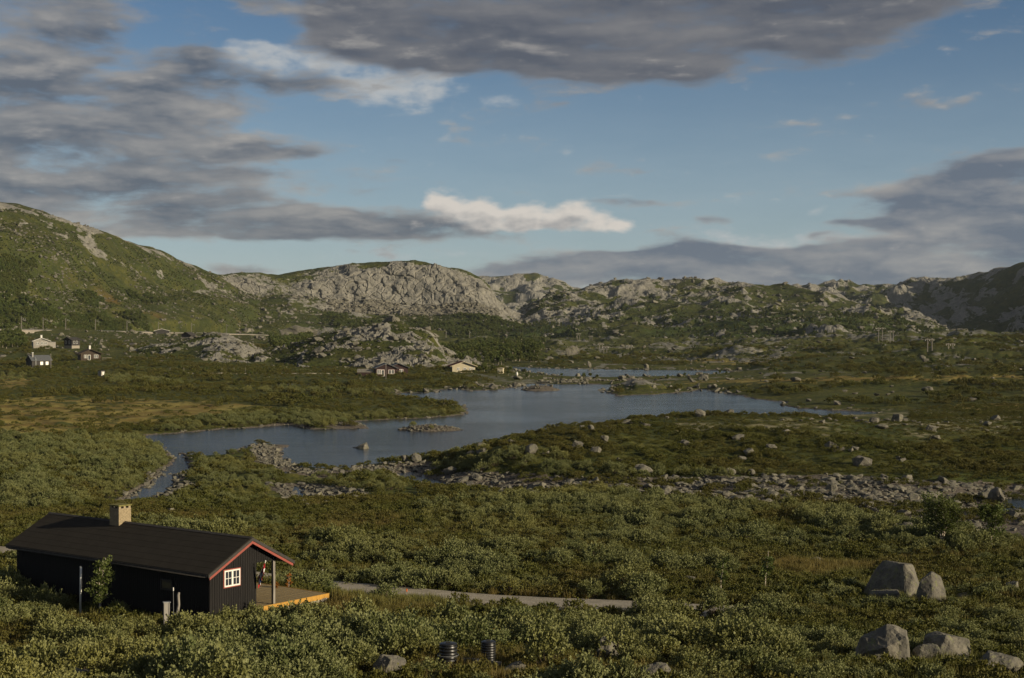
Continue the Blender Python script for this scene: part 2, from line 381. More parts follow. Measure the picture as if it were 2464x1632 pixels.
def make_rows():
    rows = []; d = 16.0
    while d < 620:
        rows.append(d); d += max(.16, 1.25 * d * d / 61880.0)
    while d < 1500: rows.append(d); d *= 1.0065
    while d < 9000: rows.append(d); d *= 1.06
    return np.array(rows)
rows = make_rows()
ucol = np.concatenate([np.linspace(-.66, -.372, 30), np.linspace(-.37, .37, 760), np.linspace(.372, .66, 30)])
U, D = np.meshgrid(ucol, rows); X = U * D; Y = D.copy()

def mound_sum(x, y):
    z = np.zeros_like(x)
    for dx, dy, d, rx, ry, ex in MOUNDS:
        c = ray(dx, dy, d); u = c[0] / d
        h = c[2] - base_z(np.array([u]), np.array([float(d)]))[0]
        if h <= 0: continue
        q = ((x - c[0]) / rx) ** 2 + ((y - c[1]) / ry) ** 2
        z = np.maximum(z, h * np.exp(-q ** (ex / 2) * .9)) + .15 * np.minimum(z, h * np.exp(-q))
    return z
print('rows', len(rows), 'cols', len(ucol))
Z0 = base_z(U, D) + mound_sum(X, Y)
near = (rows > 118) & (rows < 720)
SD = np.full(X.shape, 60.0)
i0, i1 = np.where(near)[0][[0, -1]]
SD[i0:i1 + 1] = sdf_water(X[i0:i1 + 1], Y[i0:i1 + 1])
SD = SD + (fbm2(X / 3.2, Y / 3.2, 3) - .5) * 2.2 * np.clip(D / 220, .5, 1.4)
# hummocks
amp = np.clip((D - 20) / 40, .2, 1)
Zn = (fbm2(X / 26 + 3, Y / 40, 4, .5) - .5) * np.interp(D, [20, 90, 200, 500, 800, 1500], [.4, .7, 1.2, 4.5, 12, 14]) + (fbm2(X / 3.1, Y / 3.6 + 40, 3, .55) - .5) * np.interp(D, [20, 120, 400, 900], [.35, .45, 1.2, 3.0])
Zn = Zn * (1 - .72 * sst(1150, 800, U * FPX + CX) * sst(480, 620, D))
Zn = Zn * (1 - .8 * sst(222, 240, D) * sst(330, 300, D) * sst(1500, 1650, U * FPX + CX))
Zn = Zn * np.where(D > 260, np.clip((SD - 4) / 70, .06, 1), 1)
Zl = Z0 + Zn * amp
bank = np.interp(D, [120, 250, 500], [7, 10, 15])
Zland = .10 + (np.maximum(Zl, .25) - .10) * sst(0, 1, SD / bank) + .12 * np.clip(SD, 0, 1)
Zwat = -.05 + np.maximum(SD * .16, -2.2)
Z = np.where(SD > 0, Zland, Zwat)
Z = np.where(D < 118, Zl, Z)
def blend(d0=118, d1=126):
    t = sst(d0, d1, D); return Zl * (1 - t) + Z * t
Z = np.where(D < 126, blend(), Z)
for dx, dy, hw, hd, h in ISLES:
    c = on_water(dx, dy); rx = hw * DS / FPX * c[1]
    q = ((X - c[0]) / rx) ** 2 + ((Y - c[1]) / hd) ** 2 + (fbm2(X / 2.5, Y / 2.5, 2) - .5) * .5
    Z = np.where(q < 1.4, np.maximum(Z, h * (1 - q) ** 1 * np.where(q < 1, 1, 1)), Z)
# road bed and the cabin's plot are levelled
rd = road_dist(X, Y); Zroad = base_z(U, D) + (fbm2(X / 26 + 3, Y / 40, 2, .5) - .5) * .5
t = sst(4.5, 1.7, rd); Z = Z * (1 - t) + Zroad * t
cl = (X - CABIN['P0'][0]) * CABIN['gx'][0] + (Y - CABIN['P0'][1]) * CABIN['gx'][1]
ca = (X - CABIN['P0'][0]) * CABIN['ax'][0] + (Y - CABIN['P0'][1]) * CABIN['ax'][1]
dist = np.maximum(np.maximum(-cl, cl - 9.0), np.maximum(-ca, ca - 17.0)); t = sst(3.5, .2, dist)
Z = Z * (1 - t) + (2.12 + .02 * cl) * t
_UG, _RG, _ZG, _SDG = ucol, rows, Z, SD
def gz(x, y, field=None):
    f = _ZG if field is None else field
    x = np.asarray(x, float); y = np.asarray(y, float); u = np.clip(x / y, ucol[0] + 1e-6, ucol[-1] - 1e-6)
    i = np.clip(np.searchsorted(ucol, u) - 1, 0, len(ucol) - 2); j = np.clip(np.searchsorted(rows, y) - 1, 0, len(rows) - 2)
    fx = (u - ucol[i]) / (ucol[i + 1] - ucol[i]); fy = np.clip((y - rows[j]) / (rows[j + 1] - rows[j]), 0, 1)
    return (f[j, i] * (1 - fx) + f[j, i + 1] * fx) * (1 - fy) + (f[j + 1, i] * (1 - fx) + f[j + 1, i + 1] * fx) * fy
def ground_at(dx, dy):
    """first place where the sight line through a photo position meets the valley floor"""
    u = (dx * DS - CX) / FPX; z = gz(u * rows, rows); py = proj(u * rows, rows, z)[1]
    k = np.argmax(py <= dy)
    if k == 0: k = len(rows) - 1
    t = (py[k - 1] - dy) / (py[k - 1] - py[k] + 1e-9); d = rows[k - 1] + t * (rows[k] - rows[k - 1])
    return np.array([u * d, d, float(gz(u * d, d))])

PXG, PYG = proj(X, Y, Z)
def polymask(polys, X_, Y_, jit=0):
    m = np.zeros(np.shape(X_), bool)
    for p in polys: m |= in_poly(p, X_, Y_)
    return m
jx = PXG + (fbm2(X / 3, Y / 3, 2) - .5) * 50; jy = PYG + (fbm2(X / 3 + 50, Y / 3, 2) - .5) * 14
far = D > 40
aGravel = (polymask(GRAVEL, jx, jy) & far) * 1.0
aStone = (polymask([STONE_FIELD], jx, jy) & (D > 110)) * 1.0
aGravel = np.maximum(aGravel, aStone * .85)
shore = np.exp(-np.clip(SD, 0, 99) / np.interp(D, [120, 300], [.5, .9])) * (D > 126)
for k in (0, 1, 4):
    c = on_water(*ISLES[k][:2]); aGravel = np.where((np.abs(X - c[0]) < 12) & (np.abs(Y - c[1]) < 5), 1.0, aGravel)
aGravel = np.maximum(aGravel, shore * .8)
aOchre = (polymask(OCHRE, jx, jy) & far) * 1.0
aPale = (polymask(PALE, jx, jy) & far) * sst(.46, .6, fbm2(X / 4, Y / 6, 4, .6))
# bare rock shows on the steeper brows of the further rises
gyz = np.gradient(Z, axis=0) / np.gradient(Y, axis=0)
aRock = sst(.53, .63, fbm2(X / 14, Y / 22, 4, .6) + np.clip(gyz, 0, .3) * .35) * sst(330, 480, D) * np.interp(U * FPX + CX, [0, 900, 1300, 2464], [.2, .35, .55, .55])
ci = on_water(1480, 902); aRock = np.maximum(aRock, .85 * np.exp(-((X - ci[0]) / 7) ** 2 - ((Y - ci[1]) / 9) ** 2))

def grid_mesh(name, V, attrs=None, smooth=True):
    """V: rows x cols x 3"""
    nr, nc = V.shape[:2]
    me = bpy.data.meshes.new(name)
    idx = np.arange(nr * nc).reshape(nr, nc)
    q = np.stack([idx[:-1, :-1], idx[:-1, 1:], idx[1:, 1:], idx[1:, :-1]], -1).reshape(-1, 4)
    me.vertices.add(nr * nc); me.vertices.foreach_set('co', V.reshape(-1).astype(np.float32))
    me.loops.add(q.size); me.loops.foreach_set('vertex_index', q.reshape(-1).astype(np.int32))
    me.polygons.add(len(q)); me.polygons.foreach_set('loop_start', np.arange(0, q.size, 4, dtype=np.int32))
    me.polygons.foreach_set('use_smooth', np.full(len(q), smooth))
    for k, a in (attrs or {}).items():
        at = me.attributes.new(k, 'FLOAT', 'POINT'); at.data.foreach_set('value', np.asarray(a, np.float32).reshape(-1))
    me.update(); me.validate()
    return me
def link(o, parent=None):
    COL.objects.link(o)
    if parent is not None: o.parent = parent
    return o
def tag(o, label=None, cat=None, group=None, kind=None):
    for k, v in (('label', label), ('category', cat), ('group', group), ('kind', kind)):
        if v: o[k] = v
    return o
# ------------------------------------------------------------------ landscape materials
VEG = [(.070, .082, .016), (.118, .112, .022), (.034, .048, .012), (.088, .082, .022)]
ROCKC = [(.262, .247, .212), (.18, .172, .150), (.10, .097, .086)]
def rock_color(g, p, s=1.0):
    n = g.noise(p, .35 * s, 6, .6); m = g.noise(p, 2.6 * s, 4, .6)
    c = g.mix(n.ss(.35, .65), ROCKC[0], ROCKC[1])
    c = g.mix(m.ss(.52, .7) * .75, c, ROCKC[2])
    return g.mix(g.noise(p, 1.1 * s, 3).ss(.58, .72) * .4, c, (.27, .26, .16))
def veg_color(g, p, s=1.0):
    a = g.noise(p, .05 * s, 5, .6); b = g.noise(p, .35 * s, 4, .6); cc = g.noise(p, .021 * s, 3)
    c = g.mix(a.ss(.40, .62), VEG[0], VEG[1])
    c = g.mix(b.ss(.46, .66) * .8, c, VEG[2])
    return g.mix(cc.ss(.56, .70) * .6, c, VEG[3])
def m_ground(g):
    p = g.pos()
    c = veg_color(g, p, 1.5)
    c = g.mix(g.noise(p, .11, 4).ss(.5, .66) * .5, c, (.135, .125, .030))
    tu = g.noise(p, 5.0, 4, .65)
    c = g.mix(g.noise(g.vm('MULTIPLY', p, (1., .5, 1.)), .75, 6, .72).ss(.47, .58) * .75, c, (.040, .047, .014))
    c = g.mix(g.noise(g.vm('MULTIPLY', p, (1., .45, 1.)), .42, 6, .72).ss(.55, .63) * .5, c, (.17, .15, .040))
    c = g.mix(tu.ss(.45, .7) * .5, c, (.036, .045, .012))
    och = g.attr('ochre') * g.noise(g.vm('MULTIPLY', p, (1., .45, 1.)), .22, 4, .6).ss(.36, .52)
    c = g.mix(och * .85, c, g.mix(g.noise(p, .12, 3).ss(.4, .6), (.33, .265, .075), (.215, .150, .042)))
    pal = g.attr('pale') * g.noise(p, .9, 3).ss(.40, .55)
    c = g.mix(pal * .8, c, (.30, .265, .16))
    rk = (g.attr('rock') + (g.noise(p, .5, 5, .65) - .5) * .9).ss(.40, .62)
    c = g.mix(rk, c, rock_color(g, p, 1.5))
    v = g.voro(p, 2.4); pebble = g.mix(g.noise(p, 3.5, 3).ss(.4, .65), (.17, .142, .112), (.075, .066, .056))
    grv = (g.attr('gravel') + (g.noise(p, .8, 4) - .5) * .7).ss(.35, .6)
    c = g.mix(grv, c, pebble)
    h = g.noise(p, 2.2, 5, .7) * .6 + tu * .4
    g.out(c, .95, g.bump(h, .9, .35), .15)
mat('ground', m_ground)
def m_hill(g):
    p = g.pos()
    c = veg_color(g, p, .8)
    c = g.mix(.45, c, (.040, .047, .018))
    c = g.mix(g.noise(p, .085, 6, .7).ss(.46, .60) * .7, c, (.034, .042, .013))
    c = g.mix(g.attr('wood') * .85, c, (.048, .066, .017))
    c = g.mix(g.attr('ochre') * g.noise(p, .05, 4).ss(.42, .6), c, (.15, .09, .028))
    sp = (g.noise(p, .55, 4, .7)).ss(.64, .72)                  # pale stones showing through the heath
    rk = (g.attr('rock') + (g.noise(p, .16, 7, .72) - .5) * 1.9).ss(.40, .62)
    c = g.mix(rk.mx(sp * .7), c, rock_color(g, p, .35))
    h = g.noise(p, .5, 6, .7)
    g.out(c, .95, g.bump(h, .8, 1.6), .12)
mat('hillside', m_hill)
def m_water(g):
    p = g.pos()
    w1 = g.noise(g.vm('MULTIPLY', p, (.55, 1.0, 1.)), 1.9, 3, .6); w2 = g.noise(g.vm('MULTIPLY', p, (.25, .5, 1.)), .5, 3, .55)
    calm = g.noise(p, .03, 3).ss(.35, .62)
    b = g.node('ShaderNodeBump'); g.setin(b, 'Height', (w1 * .5 + w2 * .5) * (.45 + calm * .6)); b.inputs['Strength'].default_value = 1.0; b.inputs['Distance'].default_value = .42
    g.out((.012, .022, .030), .13, b.outputs[0], .5)
mat('water', m_water)
def m_boulder(g):
    p = g.obj(); r = g.rnd()
    q = g.vm('ADD', p, None); q = g.node('ShaderNodeVectorMath', operation='ADD'); g.link(p, q.inputs[0]); g.link((r * 37.0), q.inputs[1]); q = S(g.nt, q.outputs[0])
    c = g.mix(g.noise(q, 1.6, 5, .65).ss(.35, .68), (.225, .205, .16), (.12, .112, .092))
    c = g.mix(r * .6, c, (.115, .105, .092))
    c = g.mix(g.noise(q, 6, 4, .7).ss(.52, .66) * .7, c, (.07, .066, .06)); c = g.mix(g.noise(q, 1.1, 5, .7).ss(.52, .64) * .65, c, (.09, .086, .075))
    c = g.mix(g.noise(q, 3.1, 5, .7).ss(.54, .64) * .6, c, (.19, .20, .085))
    g.out(c, .92, g.bump(g.noise(q, 5, 6, .7), .8, .06), .2)
mat('boulder', m_boulder)
def m_gravelroad(g):
    p = g.pos()
    c = g.mix(g.noise(p, 1.3, 5, .65).ss(.3, .7), (.42, .37, .29), (.30, .265, .205))
    g.out(g.mix(g.noise(p, 14, 3).ss(.5, .75) * .5, c, (.13, .12, .10)), .95, g.bump(g.noise(p, 9, 4), .5, .05), .1)
mat('gravel_road', m_gravelroad)
# ------------------------------------------------------------------ ground, water
me = grid_mesh('ground', np.stack([X, Y, Z], -1), dict(rock=aRock, gravel=aGravel, ochre=aOchre, pale=aPale))
me.materials.append(MATS['ground']); tag(link(bpy.data.objects.new('ground', me)), kind='structure')
wy = np.array([118., 300., 720.]); wv = np.array([[[u * d, d, 0.0] for u in (-.5, 0, .5)] for d in wy])
me = grid_mesh('lake', wv); me.materials.append(MATS['water'])
tag(link(bpy.data.objects.new('lake', me)), 'dark blue rippled mountain lake winding between low green shores', None, kind='structure')

# ------------------------------------------------------------------ hills, lofted between lines that follow the photograph
def loft(name, label, lines, x0, x1, nc, nt, rockf, disp, attrf=None, seed=0):
    xs = np.linspace(x0, x1, nc); L = []
    for ln in lines:
        a = np.array(ln, float); dep = np.interp(xs, a[:, 0], a[:, 2]); py = np.interp(xs, a[:, 0], a[:, 1])
        k = max(3, int(nc * .02)) | 1; ker = np.hanning(k + 2)[1:-1]; ker /= ker.sum()
        sm = lambda v: np.convolve(np.pad(v, k // 2, mode='edge'), ker, mode='valid')
        dep, py = sm(dep), sm(py)
        L.append(np.stack([(xs * DS - CX) / FPX * dep, dep, CAMZ - (py * DS - HY) / FPX * dep], -1))
    L = np.array(L); out = []; ti = []
    for s in range(len(L) - 1):
        p0, p1, p2, p3 = L[max(s - 1, 0)], L[s], L[s + 1], L[min(s + 2, len(L) - 1)]
        for t in np.linspace(0, 1, nt[s], endpoint=(s == len(L) - 2)):
            m1, m2 = (p2 - p0) * .5 * .6, (p3 - p1) * .5 * .6
            h = (2*t**3 - 3*t**2 + 1) * p1 + (t**3 - 2*t**2 + t) * m1 + (-2*t**3 + 3*t**2) * p2 + (t**3 - t**2) * m2
            out.append(h); ti.append(s + t)
    V = np.array(out); T = np.array(ti)[:, None] * np.ones((1, nc)); PX = np.ones((len(out), 1)) * xs[None]
    du = np.gradient(V, axis=1); dv = np.gradient(V, axis=0); N = np.cross(du, dv); N /= np.linalg.norm(N, axis=-1, keepdims=True) + 1e-9
    rk = rockf(V, N, T, PX)
    V2 = disp(V, N, T, PX, rk)
    at = dict(rock=rk, wood=rk * 0, ochre=rk * 0)
    if attrf: at.update(attrf(V, N, T, PX))
    me = grid_mesh(name, V2, at, smooth=False); me.materials.append(MATS['hillside'])
    o = link(bpy.data.objects.new(name, me)); o['kind'] = 'structure'; o['label'] = label
    HILLS[name] = (V2, N, T, PX, rk)
    return o
HILLS = {}
def rough(V, N, rk, big, mid, small, sb, sm_, ss_, block=0, bs=1, edge=None, crest=None):
    p = V
    h = (fbm3(p / sb, 4, .5, True) - .55) * big + (fbm3(p / sm_ + 9, 3, .5) - .5) * mid * (.5 + rk) + (fbm3(p / ss_ + 3, 2, .5) - .5) * small * (.35 + rk)
    if np.max(block) > 0:
        d1, d2, v = worley3((p + (fbm3(p / (bs * 1.5), 2)[..., None] - .5) * bs * .8) * np.array([1., 1., .62]) / bs)
        h = h + rk * ((v - .5) * block * .8 - block * .28 * sst(.10, 0, d2 - d1))
        e1, e2, v2 = worley3(p / (bs * .42) + 31)
        h = h + rk * (v2 - .5) * block * .45
    if edge is not None: h = h * edge
    if crest is not None: h = h * (1 - .72 * np.exp(-((crest[0] - crest[1]) / .3) ** 2))
    return V + N * h[..., None]

# near left hillside above the railway
loft('left_hill', 'tall green hillside with pale rock brows rising on the left',
     [[(-620,757,760),(0,762,892),(250,767,1064),(420,771,1182),(520,773,1262),(600,775,1340)],
      [(-620,640,1000),(0,690,1000),(180,706,1100),(330,712,1200),(450,700,1290),(520,690,1350),(600,715,1400)],
      [(-620,420,1180),(0,560,1080),(100,590,1120),(240,628,1200),(360,662,1290),(440,672,1340),(520,678,1400),(600,700,1450)],
      [(-620,330,1350),(-200,440,1290),(0,472,1250),(40,474,1250),(100,492,1265),(150,516,1280),(200,527,1310),(260,545,1340),(310,562,1365),(370,577,1390),(410,600,1410),(450,618,1430),(490,640,1450),(540,668,1470),(600,720,1480)],
      [(-620,500,1700),(0,600,1700),(300,640,1750),(600,760,1700)]],
     -620, 600, 620, [70, 110, 120, 14],
     lambda V, N, T, PX: np.clip(sst(.52, .64, fbm3(V / np.array([34., 34., 20.]), 5, .58)) * (.22 + .6 * sst(1.6, 2.8, T)) + sst(2.55, 2.95, T) * sst(3.2, 3.0, T) * sst(.44, .60, fbm3(V / 25., 4)) * .6, 0, 1),
     lambda V, N, T, PX, rk: rough(V, N, rk, 26, 15, 4.0, 150, 32, 9, 1.6, 7, sst(0, .25, T), (T, 3)),
     lambda V, N, T, PX: dict(wood=sst(.48, .56, fbm3(V / 40., 4, .6) + .10 * sst(1.4, .4, T) - .05 - .12 * sst(300, 480, PX)) * sst(2.0, 1.2, T) * sst(470, 250, PX),
                              ochre=sst(.55, .65, fbm3(V / 60. + 7, 3)) * sst(1.8, .8, T) * .7))
# the cliff hill in the middle
loft('cliff_hill', 'broad grey granite cliff with scree below and green flat top',
     [[(360,771,1190),(520,774,1275),(700,779,1318),(830,782.5,1338),(1000,785,1368),(1150,786.5,1404),(1260,791,1440),(1330,794,1510)],
      [(360,730,1300),(520,722,1380),(700,720,1440),(800,728,1480),(900,735,1490),(1000,735,1490),(1120,738,1490),(1200,755,1500),(1330,790,1580)],
      [(360,700,1380),(450,686,1440),(560,690,1480),(700,694,1500),(800,703,1520),(900,705,1525),(1000,708,1525),(1080,705,1525),(1130,712,1530),(1190,738,1560),(1330,780,1640)],
      [(360,685,1400),(430,668,1450),(520,650,1490),(600,652,1510),(700,668,1525),(780,650,1540),(850,635,1550),(920,626,1556),(1000,624,1558),(1060,632,1560),(1110,652,1565),(1140,690,1575),(1190,726,1600),(1330,776,1700)],
      [(360,690,1440),(430,660,1480),(500,640,1530),(560,637,1560),(640,640,1590),(690,628,1600),(770,620,1610),(850,615,1610),(920,610,1600),(955,607.5,1600),(1000,614,1600),(1040,622,1602),(1080,632,1605),(1110,650,1610),(1140,686,1625),(1190,722,1650),(1330,772,1760)],
      [(360,760,1800),(700,720,1900),(1000,720,1900),(1150,760,1900),(1330,800,1900)]],
     360, 1330, 760, [70, 50, 110, 40, 12],
     lambda V, N, T, PX: np.clip(sst(2.0, 2.06, T + (fbm3(V / 22., 4) - .5) * .45) * sst(3.9, 2.95, T + (fbm3(V / 30. + 4, 4) - .5) * 1.2) * np.interp(PX, [400, 470, 560, 640, 740, 800, 1200, 1260], [.4, .85, .72, .5, .75, 1, 1, .5])
                                 + sst(3.2, 4.0, T) * sst(.47, .58, fbm3(V / 26., 4)) * .45
                                 + sst(1.05, 1.25, T) * sst(2.1, 1.95, T) * sst(690, 790, PX + (fbm3(V / 15., 3) - .5) * 120) * sst(1200, 1120, PX) * .95
                                 + sst(.52, .62, fbm3(V / np.array([30., 30., 14.]), 5, .6)) * .62, 0, 1),
     lambda V, N, T, PX, rk: rough(V, N, rk, 12, 7, 3.0, 90, 26, 8, 3.6 * (.3 + .7 * sst(1.95, 2.1, T)), 10, sst(0, .3, T), (T, 4)),
     lambda V, N, T, PX: dict(wood=sst(.50, .58, fbm3(V / 34., 4, .6) + .09 * sst(880, 1060, PX)) * sst(1.02, .8, T) * sst(640, 900, PX)))
# far bare hill seen through the gap
loft('far_bare_hill', 'distant bare grey fell showing through the gap',
     [[(1040,760,2500),(1180,735,2500),(1330,740,2500),(1500,760,2500)], [(1040,680,2900),(1130,690,2900),(1250,690,2900),(1330,690,2900),(1500,720,2900)],
      [(1040,660,3100),(1115,648,3100),(1160,644,3100),(1200,638,3100),(1235,640,3100),(1265,651,3100),(1300,662,3100),(1340,672,3100),(1500,690,3100)],
      [(1040,760,3900),(1500,760,3900)]], 1040, 1500, 300, [70, 90, 10],
     lambda V, N, T, PX: sst(.36, .54, fbm3(V / 36., 5, .62)),
     lambda V, N, T, PX, rk: rough(V, N, rk, 46, 20, 8, 170, 60, 20, 4, 24, sst(0, .3, T), (T, 2)))
# middle right hill
loft('middle_hill', 'long rocky green hill across the middle of the valley',
     [[(1120,812,1380),(1250,800,1300),(1450,802,1150),(1700,798,1120),(1900,800,1080),(2100,806,1050),(2330,815,1050),(2500,830,1050)],
      [(1120,780,1500),(1250,762,1480),(1450,752,1420),(1700,748,1380),(1900,748,1330),(2050,765,1280),(2200,790,1250),(2330,810,1250),(2500,825,1250)],
      [(1120,760,1600),(1200,735,1620),(1300,700,1640),(1450,694,1620),(1700,690,1600),(1850,700,1560),(2000,722,1500),(2110,745,1440),(2200,780,1400),(2330,806,1380),(2500,820,1380)],
      [(1120,755,1700),(1190,732,1750),(1240,708,1780),(1300,685,1800),(1350,668,1800),(1400,664,1800),(1460,660,1800),(1530,656,1800),(1590,652,1800),(1640,655,1800),(1690,666,1790),(1740,666,1780),(1780,668,1770),(1812,664,1760),(1850,677,1740),(1900,694,1700),(1960,706,1650),(2030,718,1600),(2090,727,1560),(2120,738,1540),(2150,758,1520),(2200,778,1500),(2330,803,1460),(2500,815,1460)],
      [(1120,800,2200),(1600,760,2300),(2000,790,2200),(2500,820,1900)]], 1120, 2500, 800, [60, 100, 120, 12],
     lambda V, N, T, PX: np.clip(sst(.47, .63, fbm3(V / np.array([24., 24., 12.]), 5, .62) * .7 + fbm3(V / np.array([70., 70., 30.]) + 5, 3) * .3 + .04 * (T - 1.5) + .03) * .74 + sst(2.5, 3.0, T) * .2, 0, 1),
     lambda V, N, T, PX, rk: rough(V, N, rk, 26, 17, 7, 150, 36, 9, 1.8, 8, sst(0, .3, T), (T, 3)),
     lambda V, N, T, PX: dict(wood=sst(.47, .55, fbm3(V / 45. + 3, 4, .6)) * sst(1.7, .9, T)))
# far right fell
loft('right_fell', 'dark distant rocky fell closing the valley on the right',
     [[(1700,770,2400),(2000,780,2300),(2200,800,2050),(2367,805,1760),(2500,806,1500),(2900,806,1000)],
      [(1700,700,2700),(1900,700,2620),(2100,722,2450),(2250,730,2260),(2367,715,2080),(2500,695,1850),(2900,640,1300)],
      [(1700,690,2950),(1860,680,2900),(1900,673,2880),(1960,671,2840),(2060,667,2740),(2130,664,2660),(2190,655,2580),(2240,642,2520),(2290,630,2440),(2330,622,2380),(2367,620,2320),(2450,616,2180),(2900,590,1600)],
      [(1700,780,3600),(2367,780,3200),(2900,760,2500)]], 1700, 2900, 520, [70, 110, 10],
     lambda V, N, T, PX: sst(.40, .60, fbm3(V / 38., 5, .62)) * .8,
     lambda V, N, T, PX, rk: rough(V, N, rk, 60, 40, 20, 220, 60, 17, 5, 15, sst(0, .3, T), (T, 2)))
# the two rocky knolls on the far shore
loft('rocky_knoll', 'craggy grey knoll on the far shore behind the dark red cabin',
     [[(590,866,570),(700,872,545),(830,866,535),(900,866,530),(990,862,535),(1050,850,560),(1110,846,600)],
      [(590,835,600),(660,815,600),(720,800,600),(800,812,580),(880,815,575),(960,812,575),(1010,806,585),(1050,835,600),(1110,842,640)],
      [(590,826,640),(640,815,640),(700,795,630),(750,775,620),(820,760,620),(870,752,620),(900,742,625),(925,744,625),(945,757,622),(985,766,620),(1000,775,620),(1015,805,622),(1050,830,640),(1110,842,680)],
      [(590,850,720),(900,800,740),(1110,850,740)]], 590, 1110, 520, [80, 110, 14],
     lambda V, N, T, PX: np.clip(sst(.44, .54, fbm3(V / np.array([11., 11., 8.]), 5, .6) + .08 * sst(720, 850, PX) - .05), 0, 1),
     lambda V, N, T, PX, rk: rough(V, N, rk, 6.0, 3.2, 1.2, 30, 9, 2.6, 1.8, 4.2, sst(0, .3, T), (T, 2)))
loft('grassy_knoll', 'pale stony knoll by the railway near the huts',
     [[(280,862,590),(380,868,570),(480,866,565),(600,866,570),(690,858,590)], [(280,835,625),(380,812,620),(480,800,620),(560,806,620),(640,830,630),(690,846,640)],
      [(280,820,660),(340,800,660),(400,788,660),(450,782,660),(490,770,660),(525,772,660),(560,792,660),(640,826,670),(690,846,680)], [(280,840,760),(500,800,780),(690,850,760)]], 280, 690, 340, [60, 80, 12],
     lambda V, N, T, PX: np.clip(sst(.48, .60, fbm3(V / np.array([10., 10., 8.]), 5, .62) + .06 * sst(400, 480, PX)) * .85, 0, 1),
     lambda V, N, T, PX, rk: rough(V, N, rk, 4.0, 2.0, .8, 26, 8, 2.4, 1.4, 4.0, sst(0, .3, T), (T, 2)))
# ------------------------------------------------------------------ small mesh tools
class MB:
    def __init__(s): s.v = []; s.f = []; s.m = []
    def box(s, x0, x1, y0, y1, z0, z1, m=0):
        b = len(s.v); s.v += [(x0,y0,z0),(x1,y0,z0),(x1,y1,z0),(x0,y1,z0),(x0,y0,z1),(x1,y0,z1),(x1,y1,z1),(x0,y1,z1)]
        s.f += [tuple(b + i for i in q) for q in ((0,3,2,1),(4,5,6,7),(0,1,5,4),(1,2,6,5),(2,3,7,6),(3,0,4,7))]; s.m += [m] * 6; return s
    def prism(s, poly, y0, y1, m=0):            # polygon in x,z pushed along y
        b = len(s.v); n = len(poly)
        s.v += [(x, y0, z) for x, z in poly] + [(x, y1, z) for x, z in poly]
        s.f += [tuple(b + i for i in range(n)), tuple(b + n + i for i in reversed(range(n)))]
        s.f += [(b + i, b + n + i, b + n + (i + 1) % n, b + (i + 1) % n) for i in range(n)]; s.m += [m] * (n + 2); return s
    def tube(s, pts, rad, n=6, m=0):
        pts = [Vector(p) for p in pts]; rad = rad if hasattr(rad, '__len__') else [rad] * len(pts); b = len(s.v)
        for i, p in enumerate(pts):
            t = (pts[min(i + 1, len(pts) - 1)] - pts[max(i - 1, 0)]).normalized()
            a = t.cross(Vector((.3, .2, 1)) if abs(t.z) < .9 else Vector((1, .1, 0))).normalized(); c = t.cross(a)
            for k in range(n):
                w = 2 * math.pi * k / n; s.v.append(tuple(p + (a * math.cos(w) + c * math.sin(w)) * rad[i]))
        for i in range(len(pts) - 1):
            for k in range(n): s.f.append((b + i*n + k, b + i*n + (k+1) % n, b + (i+1)*n + (k+1) % n, b + (i+1)*n + k)); s.m.append(m)
        s.f += [tuple(b + k for k in reversed(range(n))), tuple(b + (len(pts)-1)*n + k for k in range(n))]; s.m += [m, m]; return s
    def lathe(s, prof, n=20, m=0, c=(0, 0)):
        b = len(s.v)
        for r, z in prof:
            for k in range(n): w = 2 * math.pi * k / n; s.v.append((c[0] + r * math.cos(w), c[1] + r * math.sin(w), z))
        for i in range(len(prof) - 1):
            for k in range(n): s.f.append((b + i*n + k, b + i*n + (k+1) % n, b + (i+1)*n + (k+1) % n, b + (i+1)*n + k)); s.m.append(m)
        s.f += [tuple(b + k for k in reversed(range(n))), tuple(b + (len(prof)-1)*n + k for k in range(n))]; s.m += [m, m]; return s
    def mesh(s, name, mats, smooth=False):
        me = bpy.data.meshes.new(name); me.from_pydata(s.v, [], s.f)
        for q in (mats if isinstance(mats, (list, tuple)) else [mats]): me.materials.append(MATS[q])
        me.polygons.foreach_set('material_index', s.m)
        if smooth: me.polygons.foreach_set('use_smooth', [True] * len(s.f))
        me.update(); return me
    def build(s, name, mats, parent=None, smooth=False, label=None):
        o = link(bpy.data.objects.new(name, s.mesh(name, mats, smooth)), parent)
        if label: o['label'] = label
        return o
def empty(name, loc, rz=0, label=None, cat=None, group=None):
    o = bpy.data.objects.new(name, None); o.empty_display_size = .3; link(o); o.location = loc; o.rotation_euler = (0, 0, rz)
    return tag(o, label, cat, group)

# ------------------------------------------------------------------ plants
def leafmat(name, cols, transl=.22, rough=.6):
    def f(g):
        r = g.rnd(); p = g.pos()
        c = g.mix(r, cols[0], cols[1]); c = g.mix(g.noise(p, .09, 3).ss(.42, .62), c, cols[2])
        if len(cols) > 4: c = g.mix(g.noise(p, .16, 3).ss(.52, .66) * .8, c, cols[4]); c = g.mix(g.noise(p, .055, 3).ss(.54, .66) * .75, c, cols[5])
        a = g.attr('tone'); c = g.mix(a * .55, c, cols[3])
        g.out(c, rough, None, .25, 0, transl)
    mat(name, f)
leafmat('willow_leaf', [(.165, .178, .062), (.100, .122, .034), (.148, .150, .034), (.285, .285, .125), (.060, .086, .018), (.190, .172, .026)], .2)
leafmat('heath_leaf', [(.060, .074, .013), (.098, .096, .018), (.094, .080, .018), (.145, .138, .027)])
leafmat('birch_leaf', [(.085, .115, .026), (.068, .092, .024), (.095, .105, .026), (.13, .15, .036)])
leafmat('grass_blade', [(.140, .140, .032), (.090, .120, .024), (.165, .120, .032), (.22, .185, .055)], .3)
